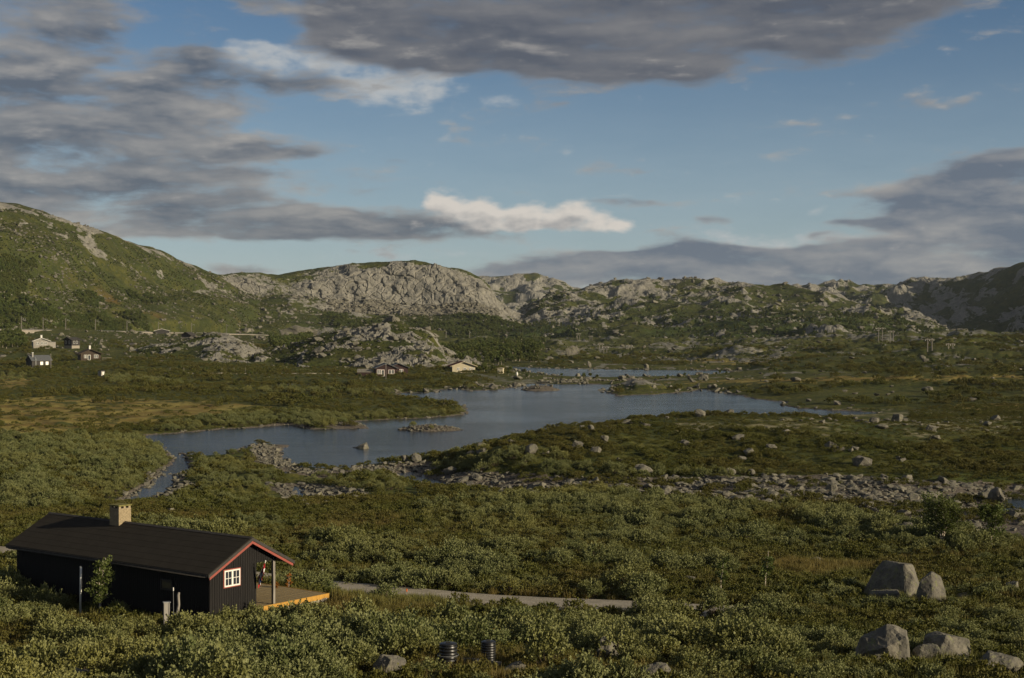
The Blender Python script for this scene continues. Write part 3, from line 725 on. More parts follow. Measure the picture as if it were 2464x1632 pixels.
leafmat('rust_leaf', [(.36, .15, .03), (.30, .12, .03), (.33, .16, .03), (.45, .20, .04)], .3)
mat('stem', lambda g: g.out((.075, .055, .040), .9))
mat('birch_bark', lambda g: g.out(g.mix(g.noise(g.vm('MULTIPLY', g.obj(), (4, 4, 9)), 1.6, 4).ss(.55, .65), (.52, .44, .36), (.06, .05, .045)), .8))

def leaves_mesh(name, anchors, mats, leaf=(.075, .034), stems=None, seed=0, tone=None, up=.35):
    """anchors: n x 6 (place, growing direction); one folded rhombus per anchor"""
    rng = np.random.RandomState(seed); n = len(anchors); P, Dv = anchors[:, :3], anchors[:, 3:]
    Dv = Dv + rng.randn(n, 3) * .55 + np.array([0, 0, up]); Dv /= np.linalg.norm(Dv, axis=1, keepdims=True)
    sd = np.cross(Dv, rng.randn(n, 3)); sd /= np.linalg.norm(sd, axis=1, keepdims=True) + 1e-9
    L = leaf[0] * rng.uniform(.65, 1.25, (n, 1)); W = leaf[1] * rng.uniform(.7, 1.2, (n, 1))
    V = np.stack([P, P + Dv * L * .5 + sd * W, P + Dv * L, P + Dv * L * .5 - sd * W], 1).reshape(-1, 3)
    F = (np.arange(n)[:, None] * 4 + np.arange(4)[None]).tolist(); verts = V.tolist(); mi = [0] * n
    if stems:
        b = len(verts); verts += stems.v; F += [tuple(i + b for i in f) for f in stems.f]; mi += [1] * len(stems.f)
    me = bpy.data.meshes.new(name); me.from_pydata(verts, [], F)
    for q in mats: me.materials.append(MATS[q])
    me.polygons.foreach_set('material_index', mi)
    tn = np.zeros(len(verts), np.float32); tt = np.repeat(rng.rand(n) if tone is None else tone, 4); tn[:4 * n] = tt
    at = me.attributes.new('tone', 'FLOAT', 'POINT'); at.data.foreach_set('value', tn); me.update()
    return me
def shrub_mesh(name, seed, R_=.62, H_=.85, ncl=34, shoots=4, per=9, leaf=(.075, .032), mats=('willow_leaf', 'stem'), up=.35, stem=True):
    rng = np.random.RandomState(seed); an = []; tone = []; st = MB()
    lob = rng.uniform(0, 6.28, 3)
    for i in range(ncl):
        a = rng.uniform(0, 6.28); rr = math.sqrt(rng.rand()) * (1 + .22 * math.sin(2 * a + lob[0]) + .15 * math.sin(3 * a + lob[1]))
        c = np.array([R_ * rr * math.cos(a), R_ * rr * math.sin(a), H_ * (1 - .62 * min(rr, 1.2) ** 2) * rng.uniform(.55, 1.0)])
        if stem and i % 3 == 0: st.tube([(c[0] * .15, c[1] * .15, -.1), tuple(c * np.array([.6, .6, .5])), tuple(c)], [.014, .010, .005], 3)
        ct = rng.rand()
        for s_ in range(shoots):
            d = np.array([c[0] / R_ * .8, c[1] / R_ * .8, 1.0]) + rng.randn(3) * .45; d /= np.linalg.norm(d)
            q = c + rng.randn(3) * .07 * R_ / .62
            for k in range(per):
                t = (k + rng.rand()) / per
                an.append(np.concatenate([q + d * t * .26 * H_ + rng.randn(3) * .012, d])); tone.append(np.clip(.25 * ct + .75 * t + rng.randn() * .15, 0, 1))
    return leaves_mesh(name, np.array(an), mats, leaf, st if stem else None, seed, np.array(tone), up)
def grass_mesh(name, seed, n=46, h=.42, r=.22):
    rng = np.random.RandomState(seed); v = []; f = []; tn = []
    for i in range(n):
        a, q = rng.uniform(0, 6.28), r * math.sqrt(rng.rand()); b = np.array([q * math.cos(a), q * math.sin(a), 0]); w = rng.uniform(0, 6.28)
        d = np.array([math.cos(w), math.sin(w), 0]); s = np.array([-d[1], d[0], 0]) * .011; hh = h * rng.uniform(.55, 1.15); k = len(v)
        v += [b - s, b + s, b + d * .07 + s * .7 + [0, 0, hh * .6], b + d * .07 - s * .7 + [0, 0, hh * .6], b + d * .2 * rng.rand() + [0, 0, hh]]
        f += [(k, k + 1, k + 2, k + 3), (k + 3, k + 2, k + 4)]; tn += [0, 0, .5, .5, 1]
    me = bpy.data.meshes.new(name); me.from_pydata([tuple(q) for q in v], [], f); me.materials.append(MATS['grass_blade'])
    at = me.attributes.new('tone', 'FLOAT', 'POINT'); at.data.foreach_set('value', np.array(tn, np.float32)); return me
def tree_parts(seed, h=3.0, spread=.9, nbr=26, per=34, leaf=(.085, .045), stems=3, tr=.045):
    """trunk mesh builder and crown leaf anchors of a mountain birch"""
    rng = np.random.RandomState(seed); t = MB(); an = []
    for s in range(stems):
        a = rng.uniform(0, 6.28); lean = spread * .45 * rng.uniform(.3, 1); pts = []
        for k in range(6):
            q = k / 5; pts.append((math.cos(a) * lean * q ** 1.3 + rng.randn() * .03, math.sin(a) * lean * q ** 1.3 + rng.randn() * .03, h * .92 * q * (1 - .12 * s / max(stems, 1)) - .1))
        t.tube(pts, [tr * (1 - .8 * k / 5) for k in range(6)], 6)
        for b in range(nbr // stems):
            q = rng.uniform(.28, 1.0); i = min(int(q * 5), 4); f = q * 5 - i; p = np.array(pts[i]) * (1 - f) + np.array(pts[i + 1]) * f
            w = rng.uniform(0, 6.28); ln = spread * rng.uniform(.35, .8) * (1.15 - q * .75)
            e = p + np.array([math.cos(w) * ln, math.sin(w) * ln, ln * rng.uniform(.25, .9)]); m = (p + e) / 2 + [0, 0, .06]
            t.tube([tuple(p), tuple(m), tuple(e)], [tr * .3, tr * .2, tr * .08], 3)
            for k in range(per):
                u = rng.uniform(.25, 1.08); c = p + (e - p) * u + rng.randn(3) * .10 * spread * np.array([1, 1, .8]); an.append(np.concatenate([c, (e - p) / (np.linalg.norm(e - p) + 1e-6)]))
    return t, np.array(an)

def variants(names, fn):
    c = bpy.data.collections.new(names)
    return c, fn
def source(colname, meshes):
    c = bpy.data.collections.new(colname)
    for i, m in enumerate(meshes): c.objects.link(bpy.data.objects.new('%s_source_%02d' % (colname, i), m))
    return c
def scatter(name, label, col, P, scl, rot, idx):
    """one object of instanced plants or stones"""
    me = bpy.data.meshes.new(name); n = len(P); me.vertices.add(n); me.vertices.foreach_set('co', np.asarray(P, np.float32).reshape(-1))
    for k, t, v in (('scl', 'FLOAT_VECTOR', scl), ('rot', 'FLOAT_VECTOR', rot)):
        a = me.attributes.new(k, t, 'POINT'); a.data.foreach_set('vector', np.asarray(v, np.float32).reshape(-1))
    a = me.attributes.new('idx', 'INT', 'POINT'); a.data.foreach_set('value', np.asarray(idx, np.int32))
    o = link(bpy.data.objects.new(name, me)); o['kind'] = 'stuff'; o['label'] = label
    ng = bpy.data.node_groups.new(name, 'GeometryNodeTree'); ng.interface.new_socket('Geometry', in_out='INPUT', socket_type='NodeSocketGeometry'); ng.interface.new_socket('Geometry', in_out='OUTPUT', socket_type='NodeSocketGeometry')
    N = ng.nodes; i_ = N.new('NodeGroupInput'); o_ = N.new('NodeGroupOutput'); ci = N.new('GeometryNodeCollectionInfo'); ci.inputs[0].default_value = col; ci.inputs[1].default_value = True; ci.inputs[2].default_value = True
    ip = N.new('GeometryNodeInstanceOnPoints'); er = N.new('FunctionNodeEulerToRotation')
    def at(nm, ty):
        q = N.new('GeometryNodeInputNamedAttribute'); q.data_type = ty; q.inputs[0].default_value = nm; return q.outputs[0]
    Lk = ng.links.new
    Lk(i_.outputs[0], ip.inputs['Points']); Lk(ci.outputs[0], ip.inputs['Instance']); ip.inputs['Pick Instance'].default_value = True
    Lk(at('idx', 'INT'), ip.inputs['Instance Index']); Lk(at('rot', 'FLOAT_VECTOR'), er.inputs[0]); Lk(er.outputs[0], ip.inputs['Rotation']); Lk(at('scl', 'FLOAT_VECTOR'), ip.inputs['Scale'])
    Lk(ip.outputs[0], o_.inputs[0])
    md = o.modifiers.new('scatter', 'NODES'); md.node_group = ng
    return o

def boulder_mesh(name, seed, pts=18, cuts=3, flat=.8, rough_=.10, hull=None):
    rng = np.random.RandomState(seed); bm = bmesh.new()
    if hull is not None: q = np.array(hull, float)
    else: q = rng.randn(pts, 3); q /= np.linalg.norm(q, axis=1, keepdims=True); q *= rng.uniform(.78, 1.12, (pts, 1)); q[:, 2] *= flat
    for p in q: bm.verts.new(p)
    r = bmesh.ops.convex_hull(bm, input=bm.verts); bmesh.ops.delete(bm, geom=[v for v in bm.verts if not v.link_faces], context='VERTS')
    bmesh.ops.bevel(bm, geom=list(bm.edges), offset=.05, segments=1, affect='EDGES', clamp_overlap=True)
    bmesh.ops.triangulate(bm, faces=bm.faces)
    for k in range(cuts):
        lim = .62 / (1.7 ** k); e = [x for x in bm.edges if x.calc_length() > lim]
        if e: bmesh.ops.subdivide_edges(bm, edges=e, cuts=1); bmesh.ops.triangulate(bm, faces=bm.faces)
    bm.normal_update(); V = np.array([v.co[:] for v in bm.verts]); N = np.array([v.normal[:] for v in bm.verts])
    V = V + N * ((fbm3(V * 2.2 + seed * 1.7, 4, .6) - .5) * rough_ * 2.2)[:, None]
    if hull is None: V = V / np.abs(V[:, :2]).max(); V[:, 2] -= V[:, 2].min() + .16 * (V[:, 2].max() - V[:, 2].min())
    for v, c in zip(bm.verts, V): v.co = c
    bmesh.ops.recalc_face_normals(bm, faces=bm.faces)
    me = bpy.data.meshes.new(name); bm.to_mesh(me); bm.free(); me.materials.append(MATS['boulder']); return me
BOULD = [boulder_mesh('boulder_%d' % i, 20 + i, 14 + 2 * (i % 5), 4, .6 + .12 * (i % 4), .12) for i in range(9)]
BOULD_LO = [boulder_mesh('stone_%d' % i, 60 + i, 12, 1, .65, .06) for i in range(8)]

# ------------------------------------------------------------------ where things grow
rs = np.random.RandomState(77)
def spread(d0, d1, dens, um=.40, xr=None):
    """even random places on the ground between two depths"""
    area = um * (d1 * d1 - d0 * d0); n = int(area * dens); d = np.sqrt(rs.uniform(d0 * d0, d1 * d1, n)); u = rs.uniform(-um, um, n)
    x = u * d; z = gz(x, d); px, py = proj(x, d, z); return x, d, z, px, py
def cabin_clear(x, y, m=.25):
    cl = (x - CABIN['P0'][0]) * CABIN['gx'][0] + (y - CABIN['P0'][1]) * CABIN['gx'][1]; ca = (x - CABIN['P0'][0]) * CABIN['ax'][0] + (y - CABIN['P0'][1]) * CABIN['ax'][1]
    a = (cl > .4 - m) & (cl < 4.0) & (ca > .3 - m) & (ca < 16.6 + m)
    b = (cl > 3.2) & (cl < 8.9 + m) & (ca > .2 - m) & (ca < 8.2 + m)
    return ~(a | b)
KEEP = []      # (x, y, radius): room round the small things on the ground
def keepout(x, y):
    m = np.ones(np.shape(x), bool)
    for kx, ky, kr in KEEP: m &= (x - kx) ** 2 + (y - ky) ** 2 > kr * kr
    return m
# ------------------------------------------------------------------ building materials
def plain(name, c, rough=.8, spec=.3, var=.25, scale=6.0, metal=0.0):
    def f(g):
        n = g.noise(g.obj(), scale, 5, .65); c2 = tuple(v * (1 - var) for v in c)
        g.out(g.mix(n.ss(.35, .65), c, c2), rough, g.bump(n, .25, .02), spec, metal)
    mat(name, f)
def wood(name, c, c2, rough=.75):
    def f(g):
        p = g.obj(); n = g.noise(g.vm('MULTIPLY', p, (14, 14, 1.2)), 1.0, 5, .6); m = g.noise(p, .9, 3)
        g.out(g.mix((n * .7 + m * .3).ss(.35, .65), c, c2), rough, g.bump(n, .35, .01), .25)
    mat(name, f)
wood('black_wood', (.013, .011, .010), (.007, .006, .006)); wood('brown_wood', (.085, .060, .042), (.05, .036, .028)); wood('grey_wood', (.30, .27, .23), (.17, .155, .135))
wood('deck_wood', (.25, .185, .085), (.17, .125, .06)); wood('yellow_wood', (.50, .27, .05), (.38, .20, .04)); wood('maroon_wood', (.050, .026, .024), (.03, .018, .018))
wood('cream_wood', (.56, .49, .35), (.48, .42, .29)); wood('pale_wood', (.36, .33, .29), (.27, .25, .22)); wood('charcoal_wood', (.055, .05, .046), (.035, .032, .03))
plain('white_paint', (.80, .77, .70), .5, .4, .08); plain('red_paint', (.30, .072, .052), .55, .4, .15); plain('blue_cloth', (.02, .03, .12), .9, .1); plain('red_cloth', (.45, .03, .04), .9, .1); plain('white_cloth', (.8, .78, .76), .9, .1, .05)
plain('felt_roof', (.040, .034, .026), .95, .12, .18, 1.5); plain('brown_roof', (.20, .145, .095), .95, .1, .25, 2.); plain('slate_roof', (.115, .12, .125), .8, .3, .2, 2.); plain('red_roof', (.24, .085, .05), .9, .1, .25, 2.); plain('dark_roof', (.06, .055, .05), .9, .2)
plain('metal', (.42, .42, .41), .45, .5, .15, 3., .6); plain('concrete', (.34, .32, .29), .9, .2, .25); plain('black_plastic', (.012, .012, .012), .38, .5, .1); plain('orange_paint', (.60, .14, .02), .6)
plain('dark_void', (.02, .02, .02), .9, .1); plain('stone_wall', (.36, .32, .26), .9, .2, .35, 4.); plain('ballast', (.42, .365, .29), .95, .1, .35, .8); plain('brick', (.38, .30, .185), .9, .15, .3, 9.); plain('mortar', (.33, .28, .20), .95, .1); plain('moss_cap', (.22, .20, .07), .95, .1, .4)
def m_glass(g): g.out((.03, .035, .045), .06, None, .9)
mat('glass', m_glass)
mat('glint_glass', lambda g: g.out((.75, .72, .68), .27, None, 1.0, .9))

def cabin_world(x, y, z):
    p = CABIN['P0'] + CABIN['gx'] * x + CABIN['ax'] * y; return (p[0], p[1], 2.1 + z)
# ------------------------------------------------------------------ the near cabin
C0 = empty('log_cabin', (CABIN['P0'][0], CABIN['P0'][1], 2.1), math.atan2(CABIN['gx'][1], CABIN['gx'][0]), 'long black wooden cabin with red barge boards in the left foreground', 'cabin')
RW, RL, EZ, SL = 5.78, 16.8, 2.74, .5225
def rz_(x, off=0.0): return EZ + SL * min(x, RW - x) - off
def window(parent, M, w, h, cols=2, rws=2, leaves=2, trim=None, name='window', glass='glass', frame='white_paint', fw=.07):
    """window lying in its own x-z plane, facing -y, put in place by M"""
    wn = MB()
    wn.box(-w/2, w/2, -.03, .03, 0, fw).box(-w/2, w/2, -.03, .03, h - fw, h).box(-w/2, -w/2 + fw, -.03, .03, fw, h - fw).box(w/2 - fw, w/2, -.03, .03, fw, h - fw)
    for k in range(1, leaves): c = -w/2 + w * k / leaves; wn.box(c - fw * .8, c + fw * .8, -.035, .03, fw, h - fw)
    o = wn.build(name, frame, parent); o.matrix_local = M
    gb = MB(); lw = w / leaves
    for k in range(leaves):
        x0 = -w/2 + lw * k + fw * .9; x1 = -w/2 + lw * (k + 1) - fw * .9
        for c in range(1, cols): q = x0 + (x1 - x0) * c / cols; gb.box(q - .014, q + .014, -.022, .005, fw, h - fw)
        for r in range(1, rws): q = fw + (h - 2*fw) * r / rws; gb.box(x0, x1, -.021, .005, q - .014, q + .014)
        for c in range(cols):
            for r in range(rws):
                xa, xb = x0 + (x1-x0)*c/cols, x0 + (x1-x0)*(c+1)/cols; za, zb = fw + (h-2*fw)*r/rws, fw + (h-2*fw)*(r+1)/rws
                MB().box(xa + .012, xb - .012, -.008, .002, za + .012, zb - .012).build('pane', glass, o)
    if gb.v: gb.build('glazing_bar', frame, o)
    if trim:
        t = MB(); e = .05
        t.box(-w/2 - e, w/2 + e, -.012, .02, h, h + e).box(-w/2 - e, w/2 + e, -.012, .02, -e, 0).box(-w/2 - e, -w/2, -.012, .02, 0, h).box(w/2, w/2 + e, -.012, .02, 0, h); t.build('casing', trim, o)
    return o
def place(x, y, z, rz=0): return Matrix.Translation((x, y, z)) @ Matrix.Rotation(rz, 4, 'Z')
zb = 2.87
MB().prism([(.42, -.4), (3.5, -.4), (3.5, zb), (4.85, zb), (4.85, rz_(4.85, .2)), (2.89, rz_(2.89, .2)), (.42, rz_(.42, .2))], .42, .60).prism([(.42, -.4), (3.5, -.4), (3.5, rz_(3.5, .2)), (2.89, rz_(2.89, .2)), (.42, rz_(.42, .2))], .61, 16.38).build('wall', 'black_wood', C0)
x = .405
while x < 4.82:                                           # upright boards of the gable
    w_ = .135; xm = x + w_ / 2; bot = -.4 if x + w_ < 3.52 else zb - .02
    top = [(x, bot), (x + w_, bot), (x + w_, rz_(x + w_, .21)), (x, rz_(x, .21))]
    MB().prism(top, .392 - random.uniform(0, .006), .42).build('board', 'black_wood', C0); x += .155
bm_ = MB().box(.388, .42, 0, .135, -.4, rz_(.4, .21)).mesh('board', 'black_wood'); y = .42
while y < 16.3:
    b = link(bpy.data.objects.new('board', bm_), C0); b.location = (-random.uniform(0, .006), y, 0); y += .158
rf = MB(); th = .16
rf.prism([(0, EZ - .02), (RW/2, EZ + SL*RW/2 - .02), (RW/2, EZ + SL*RW/2 - th), (0, EZ - th)], .06, RL)
rf.prism([(RW, EZ - .02), (RW, EZ - th), (RW/2 + .001, EZ + SL*RW/2 - th), (RW/2 + .001, EZ + SL*RW/2 - .02)], .06, RL)
rf = rf.build('roof', 'black_wood', C0)
nsh = 17
for s in (0, 1):                                          # felt laid in overlapping courses up the slope
    for k in range(7):
        xa, xb = RW/2 * k / 7, RW/2 * (k + 1) / 7 + .02
        f_ = [(xa, EZ + SL*xa + .012), (xb, EZ + SL*xb + .004), (xb, EZ + SL*xb - .018), (xa, EZ + SL*xa - .018)]
        if s: f_ = [(RW - a, b) for a, b in f_]; f_ = f_[::-1]
        MB().prism(f_, .05, RL + .01).build('felt_course', 'felt_roof', rf)
MB().prism([(RW/2 - .16, EZ + SL*RW/2 - .05), (RW/2, EZ + SL*RW/2 + .03), (RW/2 + .16, EZ + SL*RW/2 - .05), (RW/2, EZ + SL*RW/2 + .012)], .045, RL + .02).build('ridge_cap', 'dark_roof', rf)
for s in (0, 1):
    def sl(pts): return [(RW - a, b) for a, b in pts][::-1] if s else pts
    MB().prism(sl([(-.03, EZ - .03), (RW/2, EZ + SL*(RW/2 + .03) - .03), (RW/2, EZ + SL*(RW/2+.03) - .19), (-.03, EZ - .19)]), -.005, .055).build('barge_board', 'dark_roof', rf, label='black upper barge board')
    MB().prism(sl([(.06, EZ - .16), (RW/2, EZ + SL*(RW/2 - .06) - .16), (RW/2, EZ + SL*(RW/2 - .06) - .29), (.06, EZ - .29)]), .02, .06).build('barge_board', 'red_paint', rf, label='red lower barge board')
MB().box(-.05, -.02, .1, RL - .05, EZ - .17, EZ - .02).build('fascia', 'dark_roof', rf)
# chimney of pale brick on the ridge
ch = MB().box(2.50, 3.28, 10.12, 10.88, 3.2, 4.98).build('chimney', 'mortar', rf)
bk = MB(); zc = 3.55; row = 0
while zc < 4.93:
    off = .1 if row % 2 else 0
    for side in range(4):
        q = -off
        while q < .80:
            a, b = max(q, 0), min(q + .19, .80)
            if b - a > .03:
                if side == 0: bk.box(2.49 + a, 2.49 + b, 10.10, 10.13, zc, zc + .062)
                elif side == 1: bk.box(2.49 + a, 2.49 + b, 10.87, 10.90, zc, zc + .062)
                elif side == 2: bk.box(2.48, 2.51, 10.105 + a, 10.105 + b - .01, zc, zc + .062)
                else: bk.box(3.27, 3.30, 10.105 + a, 10.105 + b - .01, zc, zc + .062)
            q += .20
    zc += .075; row += 1
o = bk.build('brickwork', 'brick', ch); o['kind'] = 'stuff'
for a, b in ((2.5, 10.12), (3.14, 10.12), (2.5, 10.74), (3.14, 10.74), (2.82, 10.12), (2.82, 10.74)): MB().box(a, a + .14, b, b + .14, 4.98, 5.10).build('cap_pier', 'brick', ch)
MB().box(2.44, 3.34, 10.06, 10.94, 5.10, 5.17).build('cap', 'moss_cap', ch)
# windows
window(C0, place(1.83, .372, 1.90), 1.04, .82, 2, 2, 2, 'red_paint')
window(C0, place(.36, 3.6, 1.55, -math.pi / 2), .9, .55, 1, 1, 1, None, 'window', 'glass', 'charcoal_wood')
# porch
MB().box(4.72, 4.86, .45, .59, .58, zb).build('post', 'grey_wood', C0)
MB().box(4.72, 4.86, 7.6, 7.74, .58, zb - .02).build('post', 'grey_wood', C0)
MB().box(4.70, 4.88, .605, 7.9, zb, zb + .16).build('beam', 'black_wood', C0)
dk = MB().box(3.52, 8.66, .48, 8.0, .40, .50).build('deck', 'deck_wood', C0)
yy = .46; pm = MB().box(3.52, 8.70, 0, .135, .505, .55).mesh('plank', 'deck_wood')
while yy < 7.9:
    p_ = link(bpy.data.objects.new('plank', pm), dk); p_.location = (random.uniform(-.01, .01), yy, random.uniform(-.003, .003)); yy += .145
MB().box(4.0, 8.78, .40, .455, .31, .565).build('edge_board', 'yellow_wood', dk, label='bright yellow deck edge board')
MB().box(8.72, 8.775, .456, 8.0, .31, .56).build('edge_board', 'yellow_wood', dk)
fd = MB().box(3.9, 8.5, .62, 7.8, -.9, .38).build('foundation', 'stone_wall', dk)
def stone(w, d, h, seed):
    me = boulder_mesh('stone', seed, 18, 2, 1.0, .06); v = np.array([q.co[:] for q in me.vertices]); v = (v - v.min(0)) / (v.max(0) - v.min(0)) - [.5, 1.0, 0]
    me.vertices.foreach_set('co', (v * [w, d, h]).astype(np.float32).reshape(-1)); me.materials.clear(); me.materials.append(MATS['stone_wall']); return me
for r_ in range(3):
    xx = 3.95 + .2 * (r_ % 2)
    while xx < 8.45:
        w_ = random.uniform(.38, .75); o = link(bpy.data.objects.new('stone', stone(w_, .4, .42, 300 + int(xx * 50) + r_)), fd); o.location = (xx + w_/2, .72, -.85 + .40 * r_); xx += w_ * .96
p = cabin_world(-1.0, 8.78, 0); o = empty('white_pole', (p[0], p[1], float(gz(p[0], p[1]))), 0, 'slim white pole standing before the long black cabin wall', 'pole'); MB().tube([(0, 0, -.3), (0, 0, 1.2), (.02, 0, 2.4)], .055, 8).build('shaft', 'white_paint', o, True); MB().lathe([(.06, 2.4), (.065, 2.43), (.02, 2.46)], 8).build('cap', 'metal', o); KEEP.append((p[0], p[1], .9)); KEEP.append((p[0] + .3, p[1] - 1.4, 1.0))
MB().tube([(-.03, .2, 2.60), (-.03, 16.5, 2.58)], .05, 6).build('gutter', 'dark_roof', C0, True)
def Lc(x, y, z): return C0.matrix_basis @ Vector((x, y, z))
# flag hanging from a slanting pole at the gable corner
F0 = empty('flag', cabin_world(3.45, .33, 1.95), 0, 'striped red, white and blue flag hanging by the cabin porch', 'flag')
MB().tube([(0, 0, 0), (.52, -.42, 1.02)], .018, 6).build('pole', 'white_paint', F0, True)
MB().lathe([(.01, 0), (.035, .02), (.035, .06), (.005, .09)], 8).build('knob', 'white_paint', F0, True).location = (.52, -.42, 1.02)
fl = [MB(), MB(), MB()]; nU, nV = 12, 14
def fp(a, b):   # along the pole 0..1, down 0..1 : cloth gathered into soft folds
    pz = Vector((.10 + .40 * a, -.08 - .33 * a, .22 + .76 * a)); return pz + Vector((.035 * math.sin(a * 19 + b * 3), .06 * math.cos(a * 23 + b), -.62 * b)) + Vector((-.10 * b * a, .06 * b, 0))
for i in range(nU):
    for j in range(nV):
        bnd = [0, 0, 0, 1, 2, 2, 1, 0, 0, 0, 0, 0][i] if not (6 <= j <= 9) else [1, 1, 1, 1, 2, 2, 1, 1, 1, 1, 1, 1][i]
        m_ = fl[bnd]; k = len(m_.v); m_.v += [tuple(fp(*q)) for q in ((i/nU, j/nV), ((i+1)/nU, j/nV), ((i+1)/nU, (j+1)/nV), (i/nU, (j+1)/nV))]; m_.f.append((k, k+1, k+2, k+3)); m_.m.append(0)
clo = MB()
for m_, n_ in zip(fl, range(3)):
    k = len(clo.v); clo.v += m_.v; clo.f += [tuple(i + k for i in f) for f in m_.f]; clo.m += [n_] * len(m_.f)
clo.build('cloth', ['red_cloth', 'white_cloth', 'blue_cloth'], F0, True)
# posts in front of the long wall
p = cabin_world(-1.35, 1.55, 0); o = empty('meter_post', (p[0], p[1], float(gz(p[0], p[1]))), .4, 'pale grey square post standing before the black cabin wall', 'post')
MB().box(-.14, .14, -.11, .11, -.2, 1.35).build('post', 'pale_wood', o); MB().box(-.17, .17, -.14, .14, 1.35, 1.40).build('cap', 'metal', o); KEEP.append((p[0] - .1, p[1] - 1.6, 1.3))
p = cabin_world(-1.15, .95, 0); o = empty('gnarled_pole', (p[0], p[1], float(gz(p[0], p[1]))), 0, 'crooked knotty pole beside the pale post by the cabin', 'pole')
MB().tube([(0, 0, -.2), (.03, 0, .5), (-.03, .02, .9), (.05, 0, 1.3), (.02, 0, 1.75), (.06, 0, 1.9)], [.075, .07, .085, .06, .07, .05], 8).build('trunk', 'grey_wood', o, True); MB().tube([(-.20, 0, -.2), (-.22, 0, 2.1)], .012, 5).build('stake', 'metal', o); MB().tube([(-.22, 0, 1.98), (-.22, 0, 2.14)], .03, 6).build('tip', 'white_paint', o)
# thin stake and marker beyond the deck
def stake(name, label, dx, dy, hpx, mt, r=.02, cat='stake', group=None, top=None):
    p = ground_at(dx, dy); h = hpx * DS / FPX * p[1]; o = empty(name, tuple(p), 0, label, cat, group)
    MB().tube([(0, 0, -.3), (.01, 0, h * .5), (0, 0, h)], r, 6).build('shaft', mt, o)
    if top: MB().tube([(0, 0, h), (0, 0, h + .12)], r * 1.3, 6).build('tip', top, o)
    return o
stake('marker_stake', 'thin pale stake in the scrub behind the cabin deck', 746, 1351, 30, 'pale_wood', .02, top='white_paint')
stake('marker_stake', 'short orange stake at the near end of the gravel road', 940, 1374, 8, 'orange_paint', .035, top='orange_paint')

# ------------------------------------------------------------------ road
rp = np.array(ROAD, float); tt = np.linspace(0, len(rp) - 1, 260); cxy = np.stack([np.interp(tt, np.arange(len(rp)), rp[:, k]) for k in (0, 1)], -1)
ker = np.hanning(23); ker /= ker.sum(); cxy = np.stack([np.convolve(np.pad(cxy[:, k], 11, mode='edge'), ker, mode='valid') for k in (0, 1)], -1)
tn = np.gradient(cxy, axis=0); tn /= np.linalg.norm(tn, axis=1, keepdims=True); nr = np.stack([-tn[:, 1], tn[:, 0]], -1)
w_ = np.array([-1.95, -1.5, -.7, 0, .7, 1.5, 1.95]); hz_ = np.array([-.25, .03, .0, .05, .0, .03, -.25])
RV = np.zeros((260, 7, 3))
for k in range(7):
    wob = (fbm2(tt * 1.3, tt * 0 + k, 3) - .5) * (.5 if abs(w_[k]) > 1.2 else .1)
    RV[:, k, :2] = cxy + nr * (w_[k] + wob)[:, None]
zc = gz(cxy[:, 0], cxy[:, 1])
zmax = np.max([gz(RV[:, k, 0], RV[:, k, 1]) for k in range(1, 6)], axis=0)
for k in range(7): RV[:, k, 2] = zmax + .05 + hz_[k]
me = grid_mesh('gravel_road', RV[:, ::-1]); me.materials.append(MATS['gravel_road']); tag(link(bpy.data.objects.new('gravel_road', me)), 'pale gravel track crossing the scrub beside the cabin', kind='structure')
def ribbon(name, label, pts, width, mt, lift=.12, n=160, skirt=1.0):
    P_ = np.array([ground_at(*q) for q in pts]); s = np.linspace(0, len(P_) - 1, n); c = np.stack([np.interp(s, np.arange(len(P_)), P_[:, k]) for k in (0, 1)], -1)
    t_ = np.gradient(c, axis=0); t_ /= np.linalg.norm(t_, axis=1, keepdims=True); nn = np.stack([-t_[:, 1], t_[:, 0]], -1); V = np.zeros((n, 5, 3))
    for k, (w, h) in enumerate(((-width * .75, -skirt), (-width * .5, 0), (0, .03), (width * .5, 0), (width * .75, -skirt))):
        V[:, k, :2] = c + nn * w; V[:, k, 2] = np.maximum(gz(c[:, 0], c[:, 1]), gz(V[:, k, 0], V[:, k, 1])) + lift + h
    m_ = grid_mesh(name, V[:, ::-1]); m_.materials.append(MATS[mt]); return tag(link(bpy.data.objects.new(name, m_)), label, kind='structure')
ribbon('path', 'narrow pale path along the far shore to the dark red cabin', [(372, 863), (440, 863.5), (520, 863), (600, 863), (700, 865), (780, 864), (850, 862)], 1.6, 'gravel_road')

